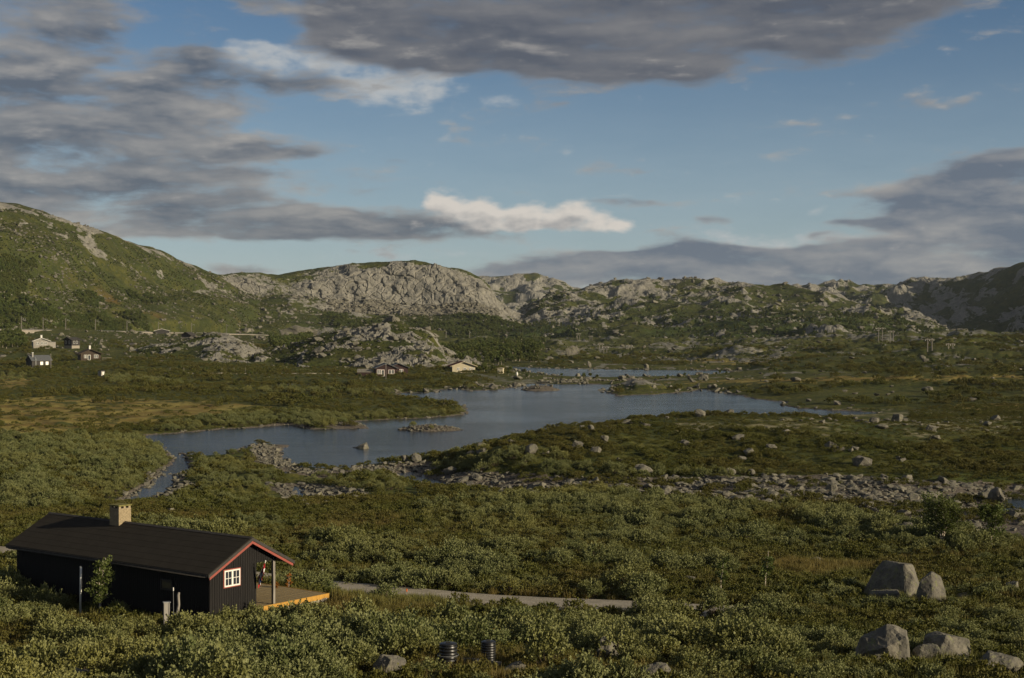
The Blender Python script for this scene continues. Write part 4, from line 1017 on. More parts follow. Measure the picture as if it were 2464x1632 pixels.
# ------------------------------------------------------------------ cabins on the far shore
def house(name, label, dx, dy, depth, yaw, W, L, wh, pitch, wallm, roofm, over=.5, wins=(), chim=None, trim=None, cat='cabin', base='stone_wall', slats=0):
    g_ = ray(dx, dy, depth); zg = float(gz(g_[0], g_[1])); h = empty(name, (g_[0], g_[1], max(g_[2], zg - .1)), R(yaw), label, cat)
    s = math.tan(R(pitch)); zr = wh + s * W / 2
    MB().prism([(-W/2, .0), (W/2, .0), (W/2, wh), (0, zr), (-W/2, wh)], 0, L).build('wall', wallm, h)
    MB().box(-W/2 + .05, W/2 - .05, .05, L - .05, -2.5, -.002).build('base', base, h)
    if slats:
        k = -W/2
        while k < W/2 - .1: MB().prism([(k, .05), (k + .16, .05), (k + .16, wh + s * (W/2 - abs(k + .16)) - .02), (k, wh + s * (W/2 - abs(k)) - .02)], -.03, 0).build('board', wallm, h); k += slats
    rf_ = MB(); e = W/2 + over
    for sg in (1, -1):
        q = [(0, zr + .02), (0, zr + .16), (-e, zr + .16 - s * e), (-e, zr + .02 - s * e)]
        if sg < 0: q = [(-a - .001 * 0, b) for a, b in q][::-1]
        rf_.prism(q, -over, L + over)
    rf_ = rf_.build('roof', roofm, h)
    if trim:
        for sg in (1, -1):
            q = [(0, zr - .02), (0, zr + .17), (-e, zr + .17 - s * e), (-e, zr - .02 - s * e)]
            if sg < 0: q = [(-a, b) for a, b in q][::-1]
            MB().prism(q, -over - .05, -over - .003).build('barge_board', trim, rf_)
    if chim:
        cx_, cy_, cw, chh, cm = chim; zz = zr - s * abs(cx_)
        c_ = MB().box(cx_ - cw/2, cx_ + cw/2, cy_ - cw/2, cy_ + cw/2, zz - .3, zz + chh).build('chimney', cm, rf_); MB().box(cx_ - cw*.62, cx_ + cw*.62, cy_ - cw*.62, cy_ + cw*.62, zz + chh, zz + chh + .12).build('cap', 'metal', c_)
    for wv in wins:
        face, a, z0, w, hh = wv[:5]; kw = wv[5] if len(wv) > 5 else {}
        M = {'F': place(a, -.05, z0), 'R': place(W/2 + .05, a, z0, math.pi/2), 'L': place(-W/2 - .05, a, z0, -math.pi/2)}[face]
        window(h, M, w, hh, **kw)
    return h
D2 = dict(cols=2, rws=2, leaves=2, fw=.10); DR = dict(cols=1, rws=1, leaves=1, fw=.16, name='door')
h1 = house('cabin', 'light grey cabin with white bargeboard up by the railway', 96, 802, 640, 22, 6.6, 8.5, 2.5, 20, 'pale_wood', 'brown_roof', .6, [('F', -1.6, .9, 1.2, 1.1, D2), ('F', .2, .9, 1.1, 1.2, D2), ('F', 1.7, .9, 1.1, 1.2, D2)], (0.2, 3.2, .7, 1.3, 'white_paint'), 'white_paint', slats=.5)
MB().box(3.4, 6.0, 2.5, 5.5, -1.5, 2.0).build('annex', 'pale_wood', h1); MB().box(3.3, 6.2, 2.3, 5.7, 2.0, 2.14).build('annex_roof', 'slate_roof', h1)
for k in (-1.2, 0, 1.2): pass
house('cabin', 'small charcoal hut right of the light grey cabin', 157, 799, 650, -36, 5.2, 4.2, 2.5, 20, 'charcoal_wood', 'dark_roof', .7, [('F', -1.4, .7, .8, 1.4, dict(cols=1, rws=1, leaves=1)), ('F', 1.0, .7, .8, 1.4, dict(cols=1, rws=1, leaves=1)), ('R', 1.2, .8, .8, 1.2, dict(cols=1, rws=1, leaves=1)), ('R', 2.6, .8, .8, 1.2, dict(cols=1, rws=1, leaves=1))])
h3 = house('cabin', 'dark cabin with slate roof and two sun-glinting windows', 67, 860, 522, -52, 5.6, 6.9, 2.7, 30, 'charcoal_wood', 'slate_roof', .3, [('R', 3.4, 1.1, 1.0, 1.15, dict(cols=1, rws=1, leaves=1, glass='glint_glass', fw=.08)), ('R', 5.3, 1.1, 1.0, 1.15, dict(cols=1, rws=1, leaves=1, glass='glint_glass', fw=.08))], (.9, .9, .5, 1.5, 'concrete'))
MB().tube([(2.95, 1.3, 0), (2.95, 1.3, 3.2), (2.3, 1.3, 3.9)], .09, 6).build('flue', 'metal', h3)
h4 = house('cabin', 'brown timber cabin with wide brown roof and white chimney', 210, 843, 560, 24, 7.2, 8.5, 2.6, 22, 'brown_wood', 'brown_roof', .9, [('F', -1.9, .9, 1.1, 1.2, D2), ('F', -.6, .1, 1.0, 2.0, DR), ('F', 1.9, .9, 1.5, 1.2, D2)], (0, 2.6, .6, 1.4, 'white_paint'), 'brown_wood', slats=.45)
ry = MB()
for k in range(7): ry.box(3.9 + k * .55, 3.98 + k * .55, -1.2, -1.12, -1.6, 1.0)
ry.box(3.9, 7.4, -1.21, -1.11, .95, 1.05); ry.build('railing', 'grey_wood', h4); MB().box(3.62, 7.5, -1.2, 4., -.25, -.1).build('porch_floor', 'grey_wood', h4)
h5 = house('outhouse', 'small pale outhouse alone in the meadow below the huts', 230, 873, 478, -30, 1.5, 1.5, 2.0, 12, 'pale_wood', 'dark_roof', .12, [('R', .75, .1, .75, 1.7, dict(cols=1, rws=1, leaves=1, fw=.08, name='door', glass='white_paint'))], None, None, 'outhouse')
h6 = house('cabin', 'dark red-brown cabin with white windows near the far shore', 893, 875, 478, 12, 6.6, 6.0, 2.7, 22, 'maroon_wood', 'slate_roof', .5, [('F', -2.3, .8, 1.3, 1.4, dict(cols=2, rws=3, leaves=2, trim='red_paint', fw=.1)), ('F', -1.1, .05, 1.0, 2.1, dict(cols=2, rws=2, leaves=1, trim='red_paint', fw=.14, name='door')), ('F', 1.6, .8, 1.9, 1.3, dict(cols=2, rws=3, leaves=2, trim='red_paint', fw=.1)), ('R', 1.2, .8, 1.2, 1.4, D2)], None, 'slate_roof', slats=.4)
wg = MB().prism([(1.2, 0), (7.4, 0), (7.4, 2.7), (4.3, 4.0), (1.2, 2.7)], 3.2, 8.6).build('wing', 'maroon_wood', h6)
wr = MB().prism([(4.3, 4.02), (4.3, 4.18), (.7, 2.72), (.7, 2.56)], 2.6, 9.1).prism([(4.301, 4.18), (4.301, 4.02), (7.9, 2.56), (7.9, 2.72)], 2.6, 9.1).build('wing_roof', 'slate_roof', h6)
window(wg, place(5.2, 3.14, .9), 1.2, 1.3, 2, 3, 2, 'red_paint', fw=.1); MB().box(4.2, 4.8, 5.6, 6.2, 3.6, 5.2).build('chimney', 'stone_wall', h6)
ry = MB().box(3.35, 6.6, .4, 3.1, -1.5, .1); ry.box(3.4, 6.6, .35, .43, .1, 1.0); ry.build('terrace', 'maroon_wood', h6)
ls = empty('lean_to', (*ray(844, 879, 478)[:2], float(gz(*ray(844, 879, 478)[:2]))), R(4), 'low dark shed with grey slatted roof left of the red-brown cabin', 'shed')
MB().box(-2.4, 2.4, 0, 2.4, -1.0, 1.1).build('wall', 'maroon_wood', ls); MB().prism([(-2.5, 1.12), (2.5, 1.12), (2.5, 1.25), (-2.5, 1.25)], -.1, .4).build('eave', 'grey_wood', ls)
for k in range(11): q = MB().box(-2.5 + k * .46, -2.5 + k * .46 + .38, -.12, 2.6, 0, .06).build('slat', 'grey_wood', ls); q.location = (0, 0, 1.24); q.rotation_euler = (R(20), 0, 0)
h7 = house('cabin', 'cream yellow cabin with low red roof on the far shore', 1072, 867, 520, 9, 7.9, 9, 2.5, 19, 'cream_wood', 'red_roof', .75, [('F', -1.9, 1.0, .9, .9, D2), ('F', .4, 1.0, 1.0, .9, D2), ('F', 2.3, 1.0, .8, .9, D2), ('F', 3.2, 1.0, .7, .9, D2)], (3.2, 4.5, .45, 1.2, 'concrete'), 'cream_wood', slats=.5)
h8 = house('shed', 'tiny cream shed right of the yellow cabin', 1156, 868.5, 520, -12, 1.9, 1.7, 1.9, 6, 'cream_wood', 'cream_wood', .2, [('F', -.4, .7, .5, .6, dict(cols=1, rws=1, leaves=1, fw=.06))], None, None, 'shed')
house('hut', 'low dark hut half hidden on the stony knoll', 430, 779, 668, -20, 4.6, 4, .8, 28, 'charcoal_wood', 'dark_roof', .4, [], None, None, 'hut')
house('lineside_hut', 'small reddish hut beside the railway rock cutting', 555, 772, 1290, 10, 2.0, 2.2, 2.2, 15, 'maroon_wood', 'dark_roof', .15, [('F', 0, .1, .9, 1.8, dict(cols=1, rws=1, leaves=1, name='door', glass='maroon_wood'))], None, None, 'hut')
house('hut', 'white-edged low roof showing above the railway', 374, 766, 1098, 14, 10.5, 8, .35, 14, 'charcoal_wood', 'brown_roof', .6, [], None, 'white_paint', 'hut', base='charcoal_wood')
stake('flagpole', 'bare grey flagpole in front of the red-brown cabin', 892, 878, 35, 'grey_wood', .09, 'flagpole', top='white_paint')
stake('utility_pole', 'lone wooden pole between the two lower left cabins', 117.5, 858, 40, 'grey_wood', .09, 'pole')
p = ground_at(1195, 872); o = empty('shore_marker', tuple(p), 0, 'small white marker on a dark foot right of the cream shed', 'marker'); MB().lathe([(.28, -.2), (.30, .35), (.1, .4)], 8).build('foot', 'dark_roof', o); MB().lathe([(.10, .4), (.36, .6), (.34, 1.2), (.12, 1.7)], 8).build('body', 'white_paint', o, True)
for k, px_ in enumerate((478, 513, 541, 567, 393, 425)): stake('fence_post', 'slim weathered post beside the far shore path', px_, 862, 12, 'grey_wood', .06, 'post', 'posts along the far path')

# ------------------------------------------------------------------ railway
RAIL = [(-420,757,700),(0,762,868),(60,763,890),(115,764,935),(180,765,985),(260,766.5,1040),(340,768,1095),(420,770,1150),(500,771.5,1215),(590,774,1262),(690,779,1292),(800,783,1312),(900,784,1326),(1000,785.5,1342),(1100,786,1362),(1190,787,1388),(1260,790,1416),(1330,793,1480)]
ra = np.array([ray(*q) for q in RAIL]); s_ = np.linspace(0, len(ra) - 1, 340); rc = np.stack([np.interp(s_, np.arange(len(ra)), ra[:, k]) for k in range(3)], -1)
ker = np.hanning(15); ker /= ker.sum(); rc = np.stack([np.convolve(np.pad(rc[:, k], 7, mode='edge'), ker, mode='valid') for k in range(3)], -1)
t_ = np.gradient(rc, axis=0)[:, :2]; t_ /= np.linalg.norm(t_, axis=1, keepdims=True); nn = np.stack([t_[:, 1], -t_[:, 0]], -1)   # towards the lake
drop = np.interp(s_, np.arange(len(ra)), [2]*len(ra)) + 2.2 * vn2(s_ * .9, s_ * 0); V = np.zeros((340, 6, 3))
for k, (w, h) in enumerate(((-4.0, -1.5), (-3.2, 0), (0, .25), (2.6, 0), (3.6, -1.0), (6.5, -1.0))):
    V[:, k, :2] = rc[:, :2] + nn * w; V[:, k, 2] = rc[:, 2] + (h if k < 4 else h * (drop if k == 5 else drop * .35))
me = grid_mesh('railway_embankment', V); me.materials.append(MATS['ballast']); tag(link(bpy.data.objects.new('railway_embankment', me)), 'pale railway embankment along the foot of the hills', kind='structure')
for off in (-.75, .75):
    MB().tube([(rc[i, 0] + nn[i, 0] * off, rc[i, 1] + nn[i, 1] * off, rc[i, 2] + .42) for i in range(0, 340, 3)], .08, 4).build('rail', 'metal', bpy.data.objects['railway_embankment'])
def mast_mesh():
    m = MB(); H = 8.0
    for a in (-.16, .16):
        for b in (-.12, .12): m.box(a - .045, a + .045, b - .045, b + .045, -1.5, H)
    z = .2
    while z < H - .3: m.tube([(-.16, -.12, z), (.16, -.12, z + .4)], .025, 4); m.tube([(.16, .12, z), (-.16, .12, z + .4)], .025, 4); z += .4
    return m
mm = mast_mesh().mesh('pole', 'grey_wood'); am = MB().tube([(0, 0, 6.2), (2.6, 0, 6.9)], .06, 5).tube([(0, 0, 7.4), (2.6, 0, 6.9)], .05, 5).tube([(2.4, 0, 6.85), (2.4, 0, 5.8)], .04, 4).mesh('cantilever', 'metal'); im = MB().lathe([(.05, 0), (.14, .1), (.05, .2), (.14, .3), (.05, .4)], 6).mesh('insulator', 'white_paint')
for n_, mx in enumerate((60, 110.5, 160.5, 229.5, 301.5, 375.5, 450, 528, 589, 1035, 1087, 1178, 1241, 1254)):
    k = int(np.argmin(np.abs(proj(rc[:, 0], rc[:, 1], rc[:, 2])[0] - mx))); c = rc[k]; q = nn[k]
    near_ = ['leftmost lineside mast above the huts', 'second lineside mast from the left', 'third lineside mast from the left', 'fourth lineside mast from the left', 'fifth lineside mast from the left, over bare embankment', 'sixth mast from the left, before the white-edged roof', 'seventh mast from the left, above the stony knoll', 'lineside mast left of the reddish hut', 'lineside mast by the pale rock cutting',
             'first lineside mast right of the rocky knoll', 'second lineside mast right of the rocky knoll', 'lineside mast half sunk in the birch wood', 'last but one lineside mast at the wood edge', 'last lineside mast at the edge of the wood'][n_]
    o = empty('railway_mast', (c[0] - q[0] * 2.9, c[1] - q[1] * 2.9, c[2]), math.atan2(q[1], q[0]), near_, 'mast', 'masts along the railway')
    for nm, md_ in (('pole', mm), ('cantilever', am), ('insulator', im)):
        w = link(bpy.data.objects.new(nm, md_), o)
        if nm == 'insulator': w.location = (1.2, 0, 6.55)
# ------------------------------------------------------------------ power line
for dx, dy, hp, wp, lab in ((2035, 790, 33, 9, 'tall H-shaped power pole, left of the close pair on the right rise'), (2061, 792, 28, 7, 'H-shaped power pole, right of the close pair on the right rise'), (2149, 813, 31, 6.5, 'H-shaped power pole on the dark slope at right'), (2197, 806, 13, 8.5, 'rightmost small H-shaped power pole before the shadowed fell'),
        (1399, 817, 17, 4.5, 'H-shaped power pole on the green flat mid valley'), (1389, 808, 15, 2.2, 'narrow power pole just left of the mid valley pair'), (1337, 786, 16, 6, 'twin power pole below the middle hill'), (1455.5, 808, 11, 4, 'small H-shaped power pole right of the mid valley one'), (1366, 788, 12, 1.8, 'single small power pole below the middle hill')):
    p = ground_at(dx, dy)
    if p[1] > 1350: p = np.array([*ray(dx, dy, 1150)[:2], 0]); p[2] = float(gz(p[0], p[1]))
    s = DS / FPX * p[1]; H = hp * s + (CAMZ - (dy * DS - HY) / FPX * p[1] - p[2]); w = max(wp * s, 1.6); o = empty('power_pole', tuple(p), 0, lab, 'power pole', 'power line poles in the valley')
    MB().tube([(-w/2, 0, -1), (-w/2, 0, H)], [.20, .15], 6).build('pole', 'grey_wood', o); MB().tube([(w/2, 0, -1), (w/2, 0, H)], [.20, .15], 6).build('pole', 'grey_wood', o)
    MB().box(-w/2 - .9, w/2 + .9, -.12, .12, H - .5, H - .25).build('crossarm', 'grey_wood', o); MB().tube([(-w/2, .1, H - 2.6), (0, .1, H - .5)], .07, 4).tube([(w/2, .1, H - 2.6), (0, .1, H - .5)], .07, 4).build('brace', 'grey_wood', o)
    for e in (-1, 0, 1): MB().lathe([(.04, 0), (.11, .1), (.04, .22), (.11, .32), (.04, .42)], 6).build('insulator', 'white_paint', o).location = (e * (w/2 + .7), 0, H - .95)

# ------------------------------------------------------------------ tubs, log in the scrub
def barrel(label, dx, dy, depth, w, h, frame):
    p = ray(dx, dy, depth); z = float(gz(p[0], p[1])); o = empty('barrel', (p[0], p[1], z), .3, label, 'barrel'); prof = [(w/2 * .93, -.1)]
    n = 7
    for k in range(n):
        a = h * k / n; prof += [(w/2 * .93, a + .01), (w/2, a + h/n * .25), (w/2, a + h/n * .6), (w/2 * .93, a + h/n * .8)]
    prof += [(w/2 * .95, h)]; MB().lathe(prof, 28).build('body', 'black_plastic', o, True)
    lid = MB().lathe([(w/2 * .97, h + .002), (w/2 * .97, h + .05), (w/2 * .8, h + .075), (.02, h + .085)], 28).build('lid', 'black_plastic', o, True); MB().box(-.08, .08, -.02, .02, h + .075, h + .12).build('handle', 'black_plastic', lid)
    if frame:
        f = MB(); r = w/2 + .04
        f.tube([(r * math.cos(a), r * math.sin(a), h * .58) for a in np.linspace(math.pi * .92, math.pi * 2.08, 14)], .012, 5)
        for a in (math.pi * .92, math.pi * 2.08): f.tube([(r * math.cos(a), r * math.sin(a), h * .58), (r * math.cos(a) * 1.1, r * math.sin(a) * 1.1, 0)], .012, 5)
        f.build('wire_frame', 'metal', o)
    KEEP.append((p[0], p[1] - 1.3, 1.35)); KEEP.append((p[0], p[1] - 2.6, 1.1)); KEEP.append((p[0], p[1], .8)); return o
barrel('black ribbed plastic barrel with a wire frame in the scrub', 1036, 1525, 55.5, .68, .86, True)
barrel('smaller black ribbed barrel behind the fallen log', 1129, 1506, 57.5, .58, .66, False)
p = ray(1111, 1508, 56.0); z = float(gz(p[0], p[1])); o = empty('fallen_log', (p[0], p[1], z + .16), R(-8), 'short grey fallen log between the two black barrels', 'log')
MB().tube([(-.72, 0, .06), (-.3, .02, .05), (.2, 0, 0), (.78, .03, -.03)], [.10, .115, .10, .085], 10).build('trunk', 'grey_wood', o, True); MB().tube([(.2, 0, 0), (.35, -.05, .2)], [.04, .025], 6).build('branch_stub', 'grey_wood', o); KEEP.append((p[0], p[1] - .9, 1.1))
stake('marker_stake', 'orange stake rising behind the smaller black barrel', 1141, 1492, 34, 'orange_paint', .03, top='orange_paint')
for a_, b_, r_ in ((4.9, -1.0, 1.6), (6.2, -1.4, 1.8), (7.4, -1.6, 1.9), (8.8, -1.2, 1.9), (6.4, -3.0, 1.4), (9.8, .2, 1.6)): q_ = cabin_world(a_, b_, 0); KEEP.append((q_[0], q_[1], r_))
# ------------------------------------------------------------------ boulders one can point to
def boulder_at(label, dx, dy, wpx, hpx, var, rz=0., depth_k=.8, tilt=(0, 0), cat='boulder', group=None, name='boulder', d=None, keep=True, sink=0.0):
    p = ground_at(dx, dy) if d is None else np.array([*ray(dx, dy, d)[:2], 0.])
    if d is not None: p[2] = float(gz(p[0], p[1]))
    s = DS / FPX * p[1]; w = wpx * s; h = hpx * s; me = BOULD[var % len(BOULD)]
    top = max(v.co.z for v in me.vertices)
    o = link(bpy.data.objects.new(name, me)); o.location = (p[0], p[1] + w * depth_k * .3, p[2] - sink * h); o.scale = (w / 2, w / 2 * depth_k, h / top); o.rotation_euler = (tilt[0], tilt[1], rz)
    if keep: KEEP.append((p[0], p[1] - w * .1, w * .55 + .25)); KEEP.append((p[0], p[1] - w * .55 - .5, w * .42 + .2))
    return tag(o, label, cat, group)
B = boulder_at
def shaped(label, dx, dy, pts, seed, keep=2.2):
    p = ground_at(dx, dy); me = boulder_mesh('boulder', seed, cuts=5, rough_=.05, hull=pts); o = link(bpy.data.objects.new('boulder', me)); o.location = (p[0], p[1], p[2] - .1); KEEP.append((p[0], p[1] - .2, keep)); KEEP.append((p[0], p[1] - 1.6, keep * .75)); return tag(o, label, 'boulder')
shaped('huge dark-faced split boulder on the right, its largest block', 2072, 1376, [(-1.75, .9, 0), (-1.2, .1, .0), (.2, -1.3, -.2), (1.6, -.1, 0), (.6, 1.7, 0), (.30, -.55, 1.95), (1.0, .3, 1.8), (-.55, 1.0, 1.95), (.75, -.85, 1.3), (-1.15, .85, 1.25)], 5)
shaped('jagged twin-peaked rock standing in the lake', 836, 1039, [(-1.2, .2, -.3), (.2, -.8, -.3), (1.2, .1, -.3), (.2, .8, -.3), (.7, .1, 1.15), (-.25, 0, .75), (.95, -.2, .5), (-.9, .1, .35), (.4, -.5, .7)], 15, .5)
shaped('tall sunlit right-hand block of the huge split boulder', 2143, 1390, [(-.85, -.3, 0), (.1, -.9, -.1), (1.0, -.2, 0), (.7, .8, 0), (-.5, .6, 0), (-.45, -.35, 1.35), (.15, -.45, 1.75), (.75, -.1, 1.45), (.35, .4, 1.7), (.95, -.3, .7)], 9, 1.0)
shaped('low mossy slab wedged under the left of the huge split boulder', 2040, 1388, [(-1.0, .1, 0), (.9, -.7, 0), (1.1, .2, 0), (-.6, .7, 0), (-.8, 0, .45), (.75, -.55, .62), (.9, .2, .7), (-.5, .5, .6)], 12, 1.0)
B('big lichen-spotted boulder, left of the bottom right pair', 2062, 1540, 150, 100, 4, 2.4, .9, (.1, .15), sink=.12)
B('rounded lichen-covered boulder, right of the bottom right pair', 2198, 1530, 150, 72, 7, 1.9, .8, (0, -.12), sink=.12)
B('pointed wedge boulder between the two bottom right boulders', 2148, 1536, 80, 44, 6, 2.6, .8)
B('small sunlit stone at the foot of the bottom right boulders', 2032, 1545, 36, 34, 2, .2)
B('pale rounded boulder at the bottom edge left of centre', 896, 1568, 96, 52, 7, .9, .8)
B('slanted boulder poking from the willows at bottom centre', 1404, 1535, 56, 60, 8, .5, .8)
B('low pale stone left of the slanted bottom boulder', 1190, 1560, 70, 26, 5, 1.2, .8)
B('broad flat rock in the grass at the bottom right corner', 2320, 1560, 120, 46, 8, .6, .8)
B('small pale stone right of the bottom right pair', 2270, 1500, 34, 18, 6, .6, .8)
B('pale boulder cut by the bottom edge right of centre', 1518, 1580, 78, 46, 3, 2.8, .8)
B('rounded boulder at the bottom edge under the black cabin', 178, 1590, 76, 44, 4, 1.7, .8)
B('small white stone in the rusty meadow left of the split boulder', 1890, 1306, 40, 17, 6, .4, .7)
B('low grey stone right of the huge split boulder', 2225, 1385, 44, 14, 5, .4)
B('stacked grey stone at the right edge', 2340, 1375, 46, 30, 2, 1.4)
B('small stone on top of the stacked stone at the right edge', 2332, 1352, 16, 12, 6, .4)
B('white pointed stone left of the large birch', 2098, 1240, 42, 32, 6, 2.4)
B('flat sunlit stone heap behind the white pointed stone', 2078, 1232, 60, 22, 8, .9)
B('broad flat stone between the two birches', 2255, 1232, 56, 22, 5, .3, .8)
B('leaning brown boulder standing in the pond at right', 2306, 1168, 42, 42, 3, 1.9, .8)
B('dark boulder behind the pond at the right', 2284, 1158, 50, 30, 0, .6, .8)
B('low flat stone beside the jagged lake rock', 813, 1037, 26, 8, 5, .2, .7)
for k, a in enumerate([('pale pyramid stone on the gravel spit', 934, 1068, 20, 16, 6), ('taller pale boulder beside the pyramid stone', 962, 1070, 26, 22, 3), ('flat pale boulder on the near shore tip', 1088, 1052, 28, 10, 5),
        ('pale boulder at the shore right of the spit', 1120, 1034, 26, 9, 4), ('rounded boulder on the near shore brow', 1182, 1030, 34, 14, 1), ('square pale boulder on the mound', 1333, 1038, 32, 20, 7), ('boulder right of the square pale one', 1398, 1024, 24, 18, 2),
        ('flat boulder on the mound skyline by the water', 1449, 982, 36, 12, 5), ('small upright boulder at the mound shoreline', 1366, 996, 18, 14, 6), ('grey tilted slab on the mound', 1584, 1030, 26, 13, 8), ('dark tilted boulder on the mound crest', 1818, 1006, 22, 14, 0),
        ('slanted slab left of the stone field', 1487, 1098, 50, 24, 8), ('boulder at the head of the stone field', 1690, 1098, 26, 16, 3), ('pale boulder right of it at the stone field head', 1738, 1100, 20, 16, 6), ('round pale outcrop on the right mound slope', 1996, 1080, 50, 26, 4),
        ('white-topped boulder on the right moor', 2153, 998, 32, 16, 7), ('dark boulder in the gravel channel', 1040, 1098, 32, 20, 0), ('pale stone on the gravel bar', 610, 1066, 20, 9, 5)]): B(*a[:6])
B('large square pale boulder on the mid valley shore', 1325, 822, 42, 24, 1, .6, .8, name='boulder'); B('upright dark boulder on the second lake shore', 1362, 850, 13, 15, 3, .6); B('pale boulder on the second lake shore', 1494, 853, 14, 12, 6, .3)
B('smooth pale whaleback rock on the lake islet shore', 1195, 895, 24, 12, 4, .3, .8)
p_ = ray(905, 760, 618.); crag_ = boulder_mesh('boulder', 33, cuts=4, rough_=.4, hull=[(-5.5, 3, -3), (-3.5, 0, -3), (.5, -3.5, -3), (4.5, 0, -3), (1.5, 4, -3), (.8, -1.5, 3.0), (3.2, .8, 2.2), (-2.2, 2.2, 2.2), (-4.2, 2.2, .4), (2.5, -2, .8)]); o = tag(link(bpy.data.objects.new('crag', crag_)), 'dark shadowed crag crowning the rocky knoll', 'rock'); o.location = (p_[0], p_[1] - 2.0, p_[2] + 2.2)
B('long pale outcrop in the railway cutting', 690, 778, 96, 30, 1, .2, .5, d=1180, keep=False); B('pinkish outcrop left of the railway cutting', 572, 776, 44, 20, 7, 1.2, .5, d=1300, keep=False)

# ------------------------------------------------------------------ scattered stones
stones = []   # x, y, z, half size, kind
def add(x, y, z, r, kind): stones.append(np.stack([x, y, z, r, np.full(len(x), kind, float)], -1))
x, d, z, px, py = spread(118, 175, 4.6, .38); m = in_poly(STONE_FIELD, px, py) & (gz(x, d, SD) > -.5) & keepout(x, d); m &= rs.rand(len(x)) < .12 + .9 * sst(.40, .58, fbm2(x / 5, d / 5, 3)); x, d, z = x[m], d[m], z[m]; rr_ = .09 + .12 * rs.gamma(1.25, 1., len(x)).clip(0, 5.); add(x, d, z - .12 * rr_, rr_, 0)
x, d, z, px, py = spread(125, 215, 3.6, .38); m = polymask(GRAVEL, px, py) & (gz(x, d, SD) > -.7); x, d, z = x[m], d[m], z[m]; add(x, d, z, .08 + .09 * rs.gamma(1.4, 1., len(x)).clip(0, 4), 1)
x, d, z, px, py = spread(126, 330, .5, .36); sdv = gz(x, d, SD); m = (sdv > -.6) & (sdv < .8) & (d > 128) & (gz(x, d) < .8); x, d, z = x[m], d[m], z[m]; add(x, d, np.maximum(z, -.1), .07 + .12 * rs.gamma(1.3, 1., len(x)).clip(0, 4), 1)
x, d, z, px, py = spread(380, 640, .12, .36); sdv = gz(x, d, SD); m = (sdv > -2) & (sdv < 3) & (px > 900); x, d, z = x[m], d[m], z[m]; add(x, d, np.maximum(z, -.1), .25 + .28 * rs.gamma(1.2, 1., len(x)).clip(0, 4), 2)
x, d, z, px, py = spread(150, 300, .05, .36); m = (px > 1010) & (gz(x, d, SD) > 2) & (d > 165) & (d < 235) & (rs.rand(len(x)) < sst(.42, .62, fbm2(x / 14, d / 14, 3)) + .1) & keepout(x, d); x, d, z = x[m], d[m], z[m]; add(x, d, z, .16 + .22 * rs.gamma(1.1, 1., len(x)).clip(0, 3.2), 3)
x, d, z, px, py = spread(300, 1050, .0125, .37); m = (px > 1180) & (gz(x, d, SD) > 2) & (rs.rand(len(x)) < sst(.40, .62, fbm2(x / 40, d / 60, 3)) + .12); x, d, z = x[m], d[m], z[m]; add(x, d, z, .30 + .36 * rs.gamma(1.0, 1., len(x)).clip(0, 4), 4)
x, d, z, px, py = spread(560, 1000, .006, .37); m = (px < 1180) & (gz(x, d, SD) > 2); x, d, z = x[m], d[m], z[m]; add(x, d, z, .4 + .45 * rs.gamma(1.1, 1., len(x)).clip(0, 4), 4)
x, d, z, px, py = spread(60, 125, .02, .37); m = cabin_clear(x, d) & (road_dist(x, d) > 2.3) & keepout(x, d); x, d, z = x[m], d[m], z[m]; add(x, d, z, .15 + .2 * rs.rand(len(x)), 3)
for nm, cnt, r0, r1, sel in (('left_hill', 3200, .35, .55, lambda T, PX, rk: (T < 2.9) & (T > .1) & (PX > -60)), ('cliff_hill', 1500, .6, .8, lambda T, PX, rk: (T < 2.05) & (T > .1)), ('middle_hill', 2200, .7, .9, lambda T, PX, rk: (T < 2.9) & (T > .1)), ('rocky_knoll', 500, .3, .5, lambda T, PX, rk: (T < 1.95) & (T > .1)), ('grassy_knoll', 500, .25, .4, lambda T, PX, rk: (T < 1.95) & (T > .1))):
    V_, N_, T_, PX_, rk_ = HILLS[nm]; ok = np.argwhere(sel(T_, PX_, rk_)); w = .15 + sst(.42, .60, fbm3(V_ / 45. + 2, 4, .6))[ok[:, 0], ok[:, 1]]; ii = ok[rs.choice(len(ok), cnt, p=w / w.sum())]; q = V_[ii[:, 0], ii[:, 1]]; add(q[:, 0], q[:, 1], q[:, 2] - .1, r0 + r1 * rs.gamma(1.1, .8, cnt).clip(0, 3.5), 5)
V_, N_, T_, PX_, rk_ = HILLS['cliff_hill']; ok = np.argwhere((T_ > 1.12) & (T_ < 2.0) & (PX_ > 760) & (PX_ < 1150) & (fbm3(V_ / 20., 3) > .36)); ii = ok[rs.choice(len(ok), 4200)]; q = V_[ii[:, 0], ii[:, 1]]; add(q[:, 0], q[:, 1], q[:, 2] - .1, .9 + .8 * rs.gamma(1.2, .8, len(q)).clip(0, 3.2), 6)
for k_, n_ in ((0, 420), (1, 380), (2, 60), (3, 120), (6, 160), (7, 160), (5, 60)):
    dx_, dy_, hw_, hd_, hh_ = ISLES[k_]; c_ = on_water(dx_, dy_); a_ = rs.uniform(0, 6.28, n_); q_ = np.sqrt(rs.rand(n_)) * 1.02; x = c_[0] + np.cos(a_) * q_ * hw_ * DS / FPX * c_[1]; d = c_[1] + np.sin(a_) * q_ * hd_; z = gz(x, d); m = z > -.12
    big_ = 1.0 if k_ < 2 else 2.2; add(x[m], d[m], z[m], (.06 + .07 * rs.gamma(1.3, 1., m.sum()).clip(0, 4)) * big_, 1)
ST = np.concatenate(stones)
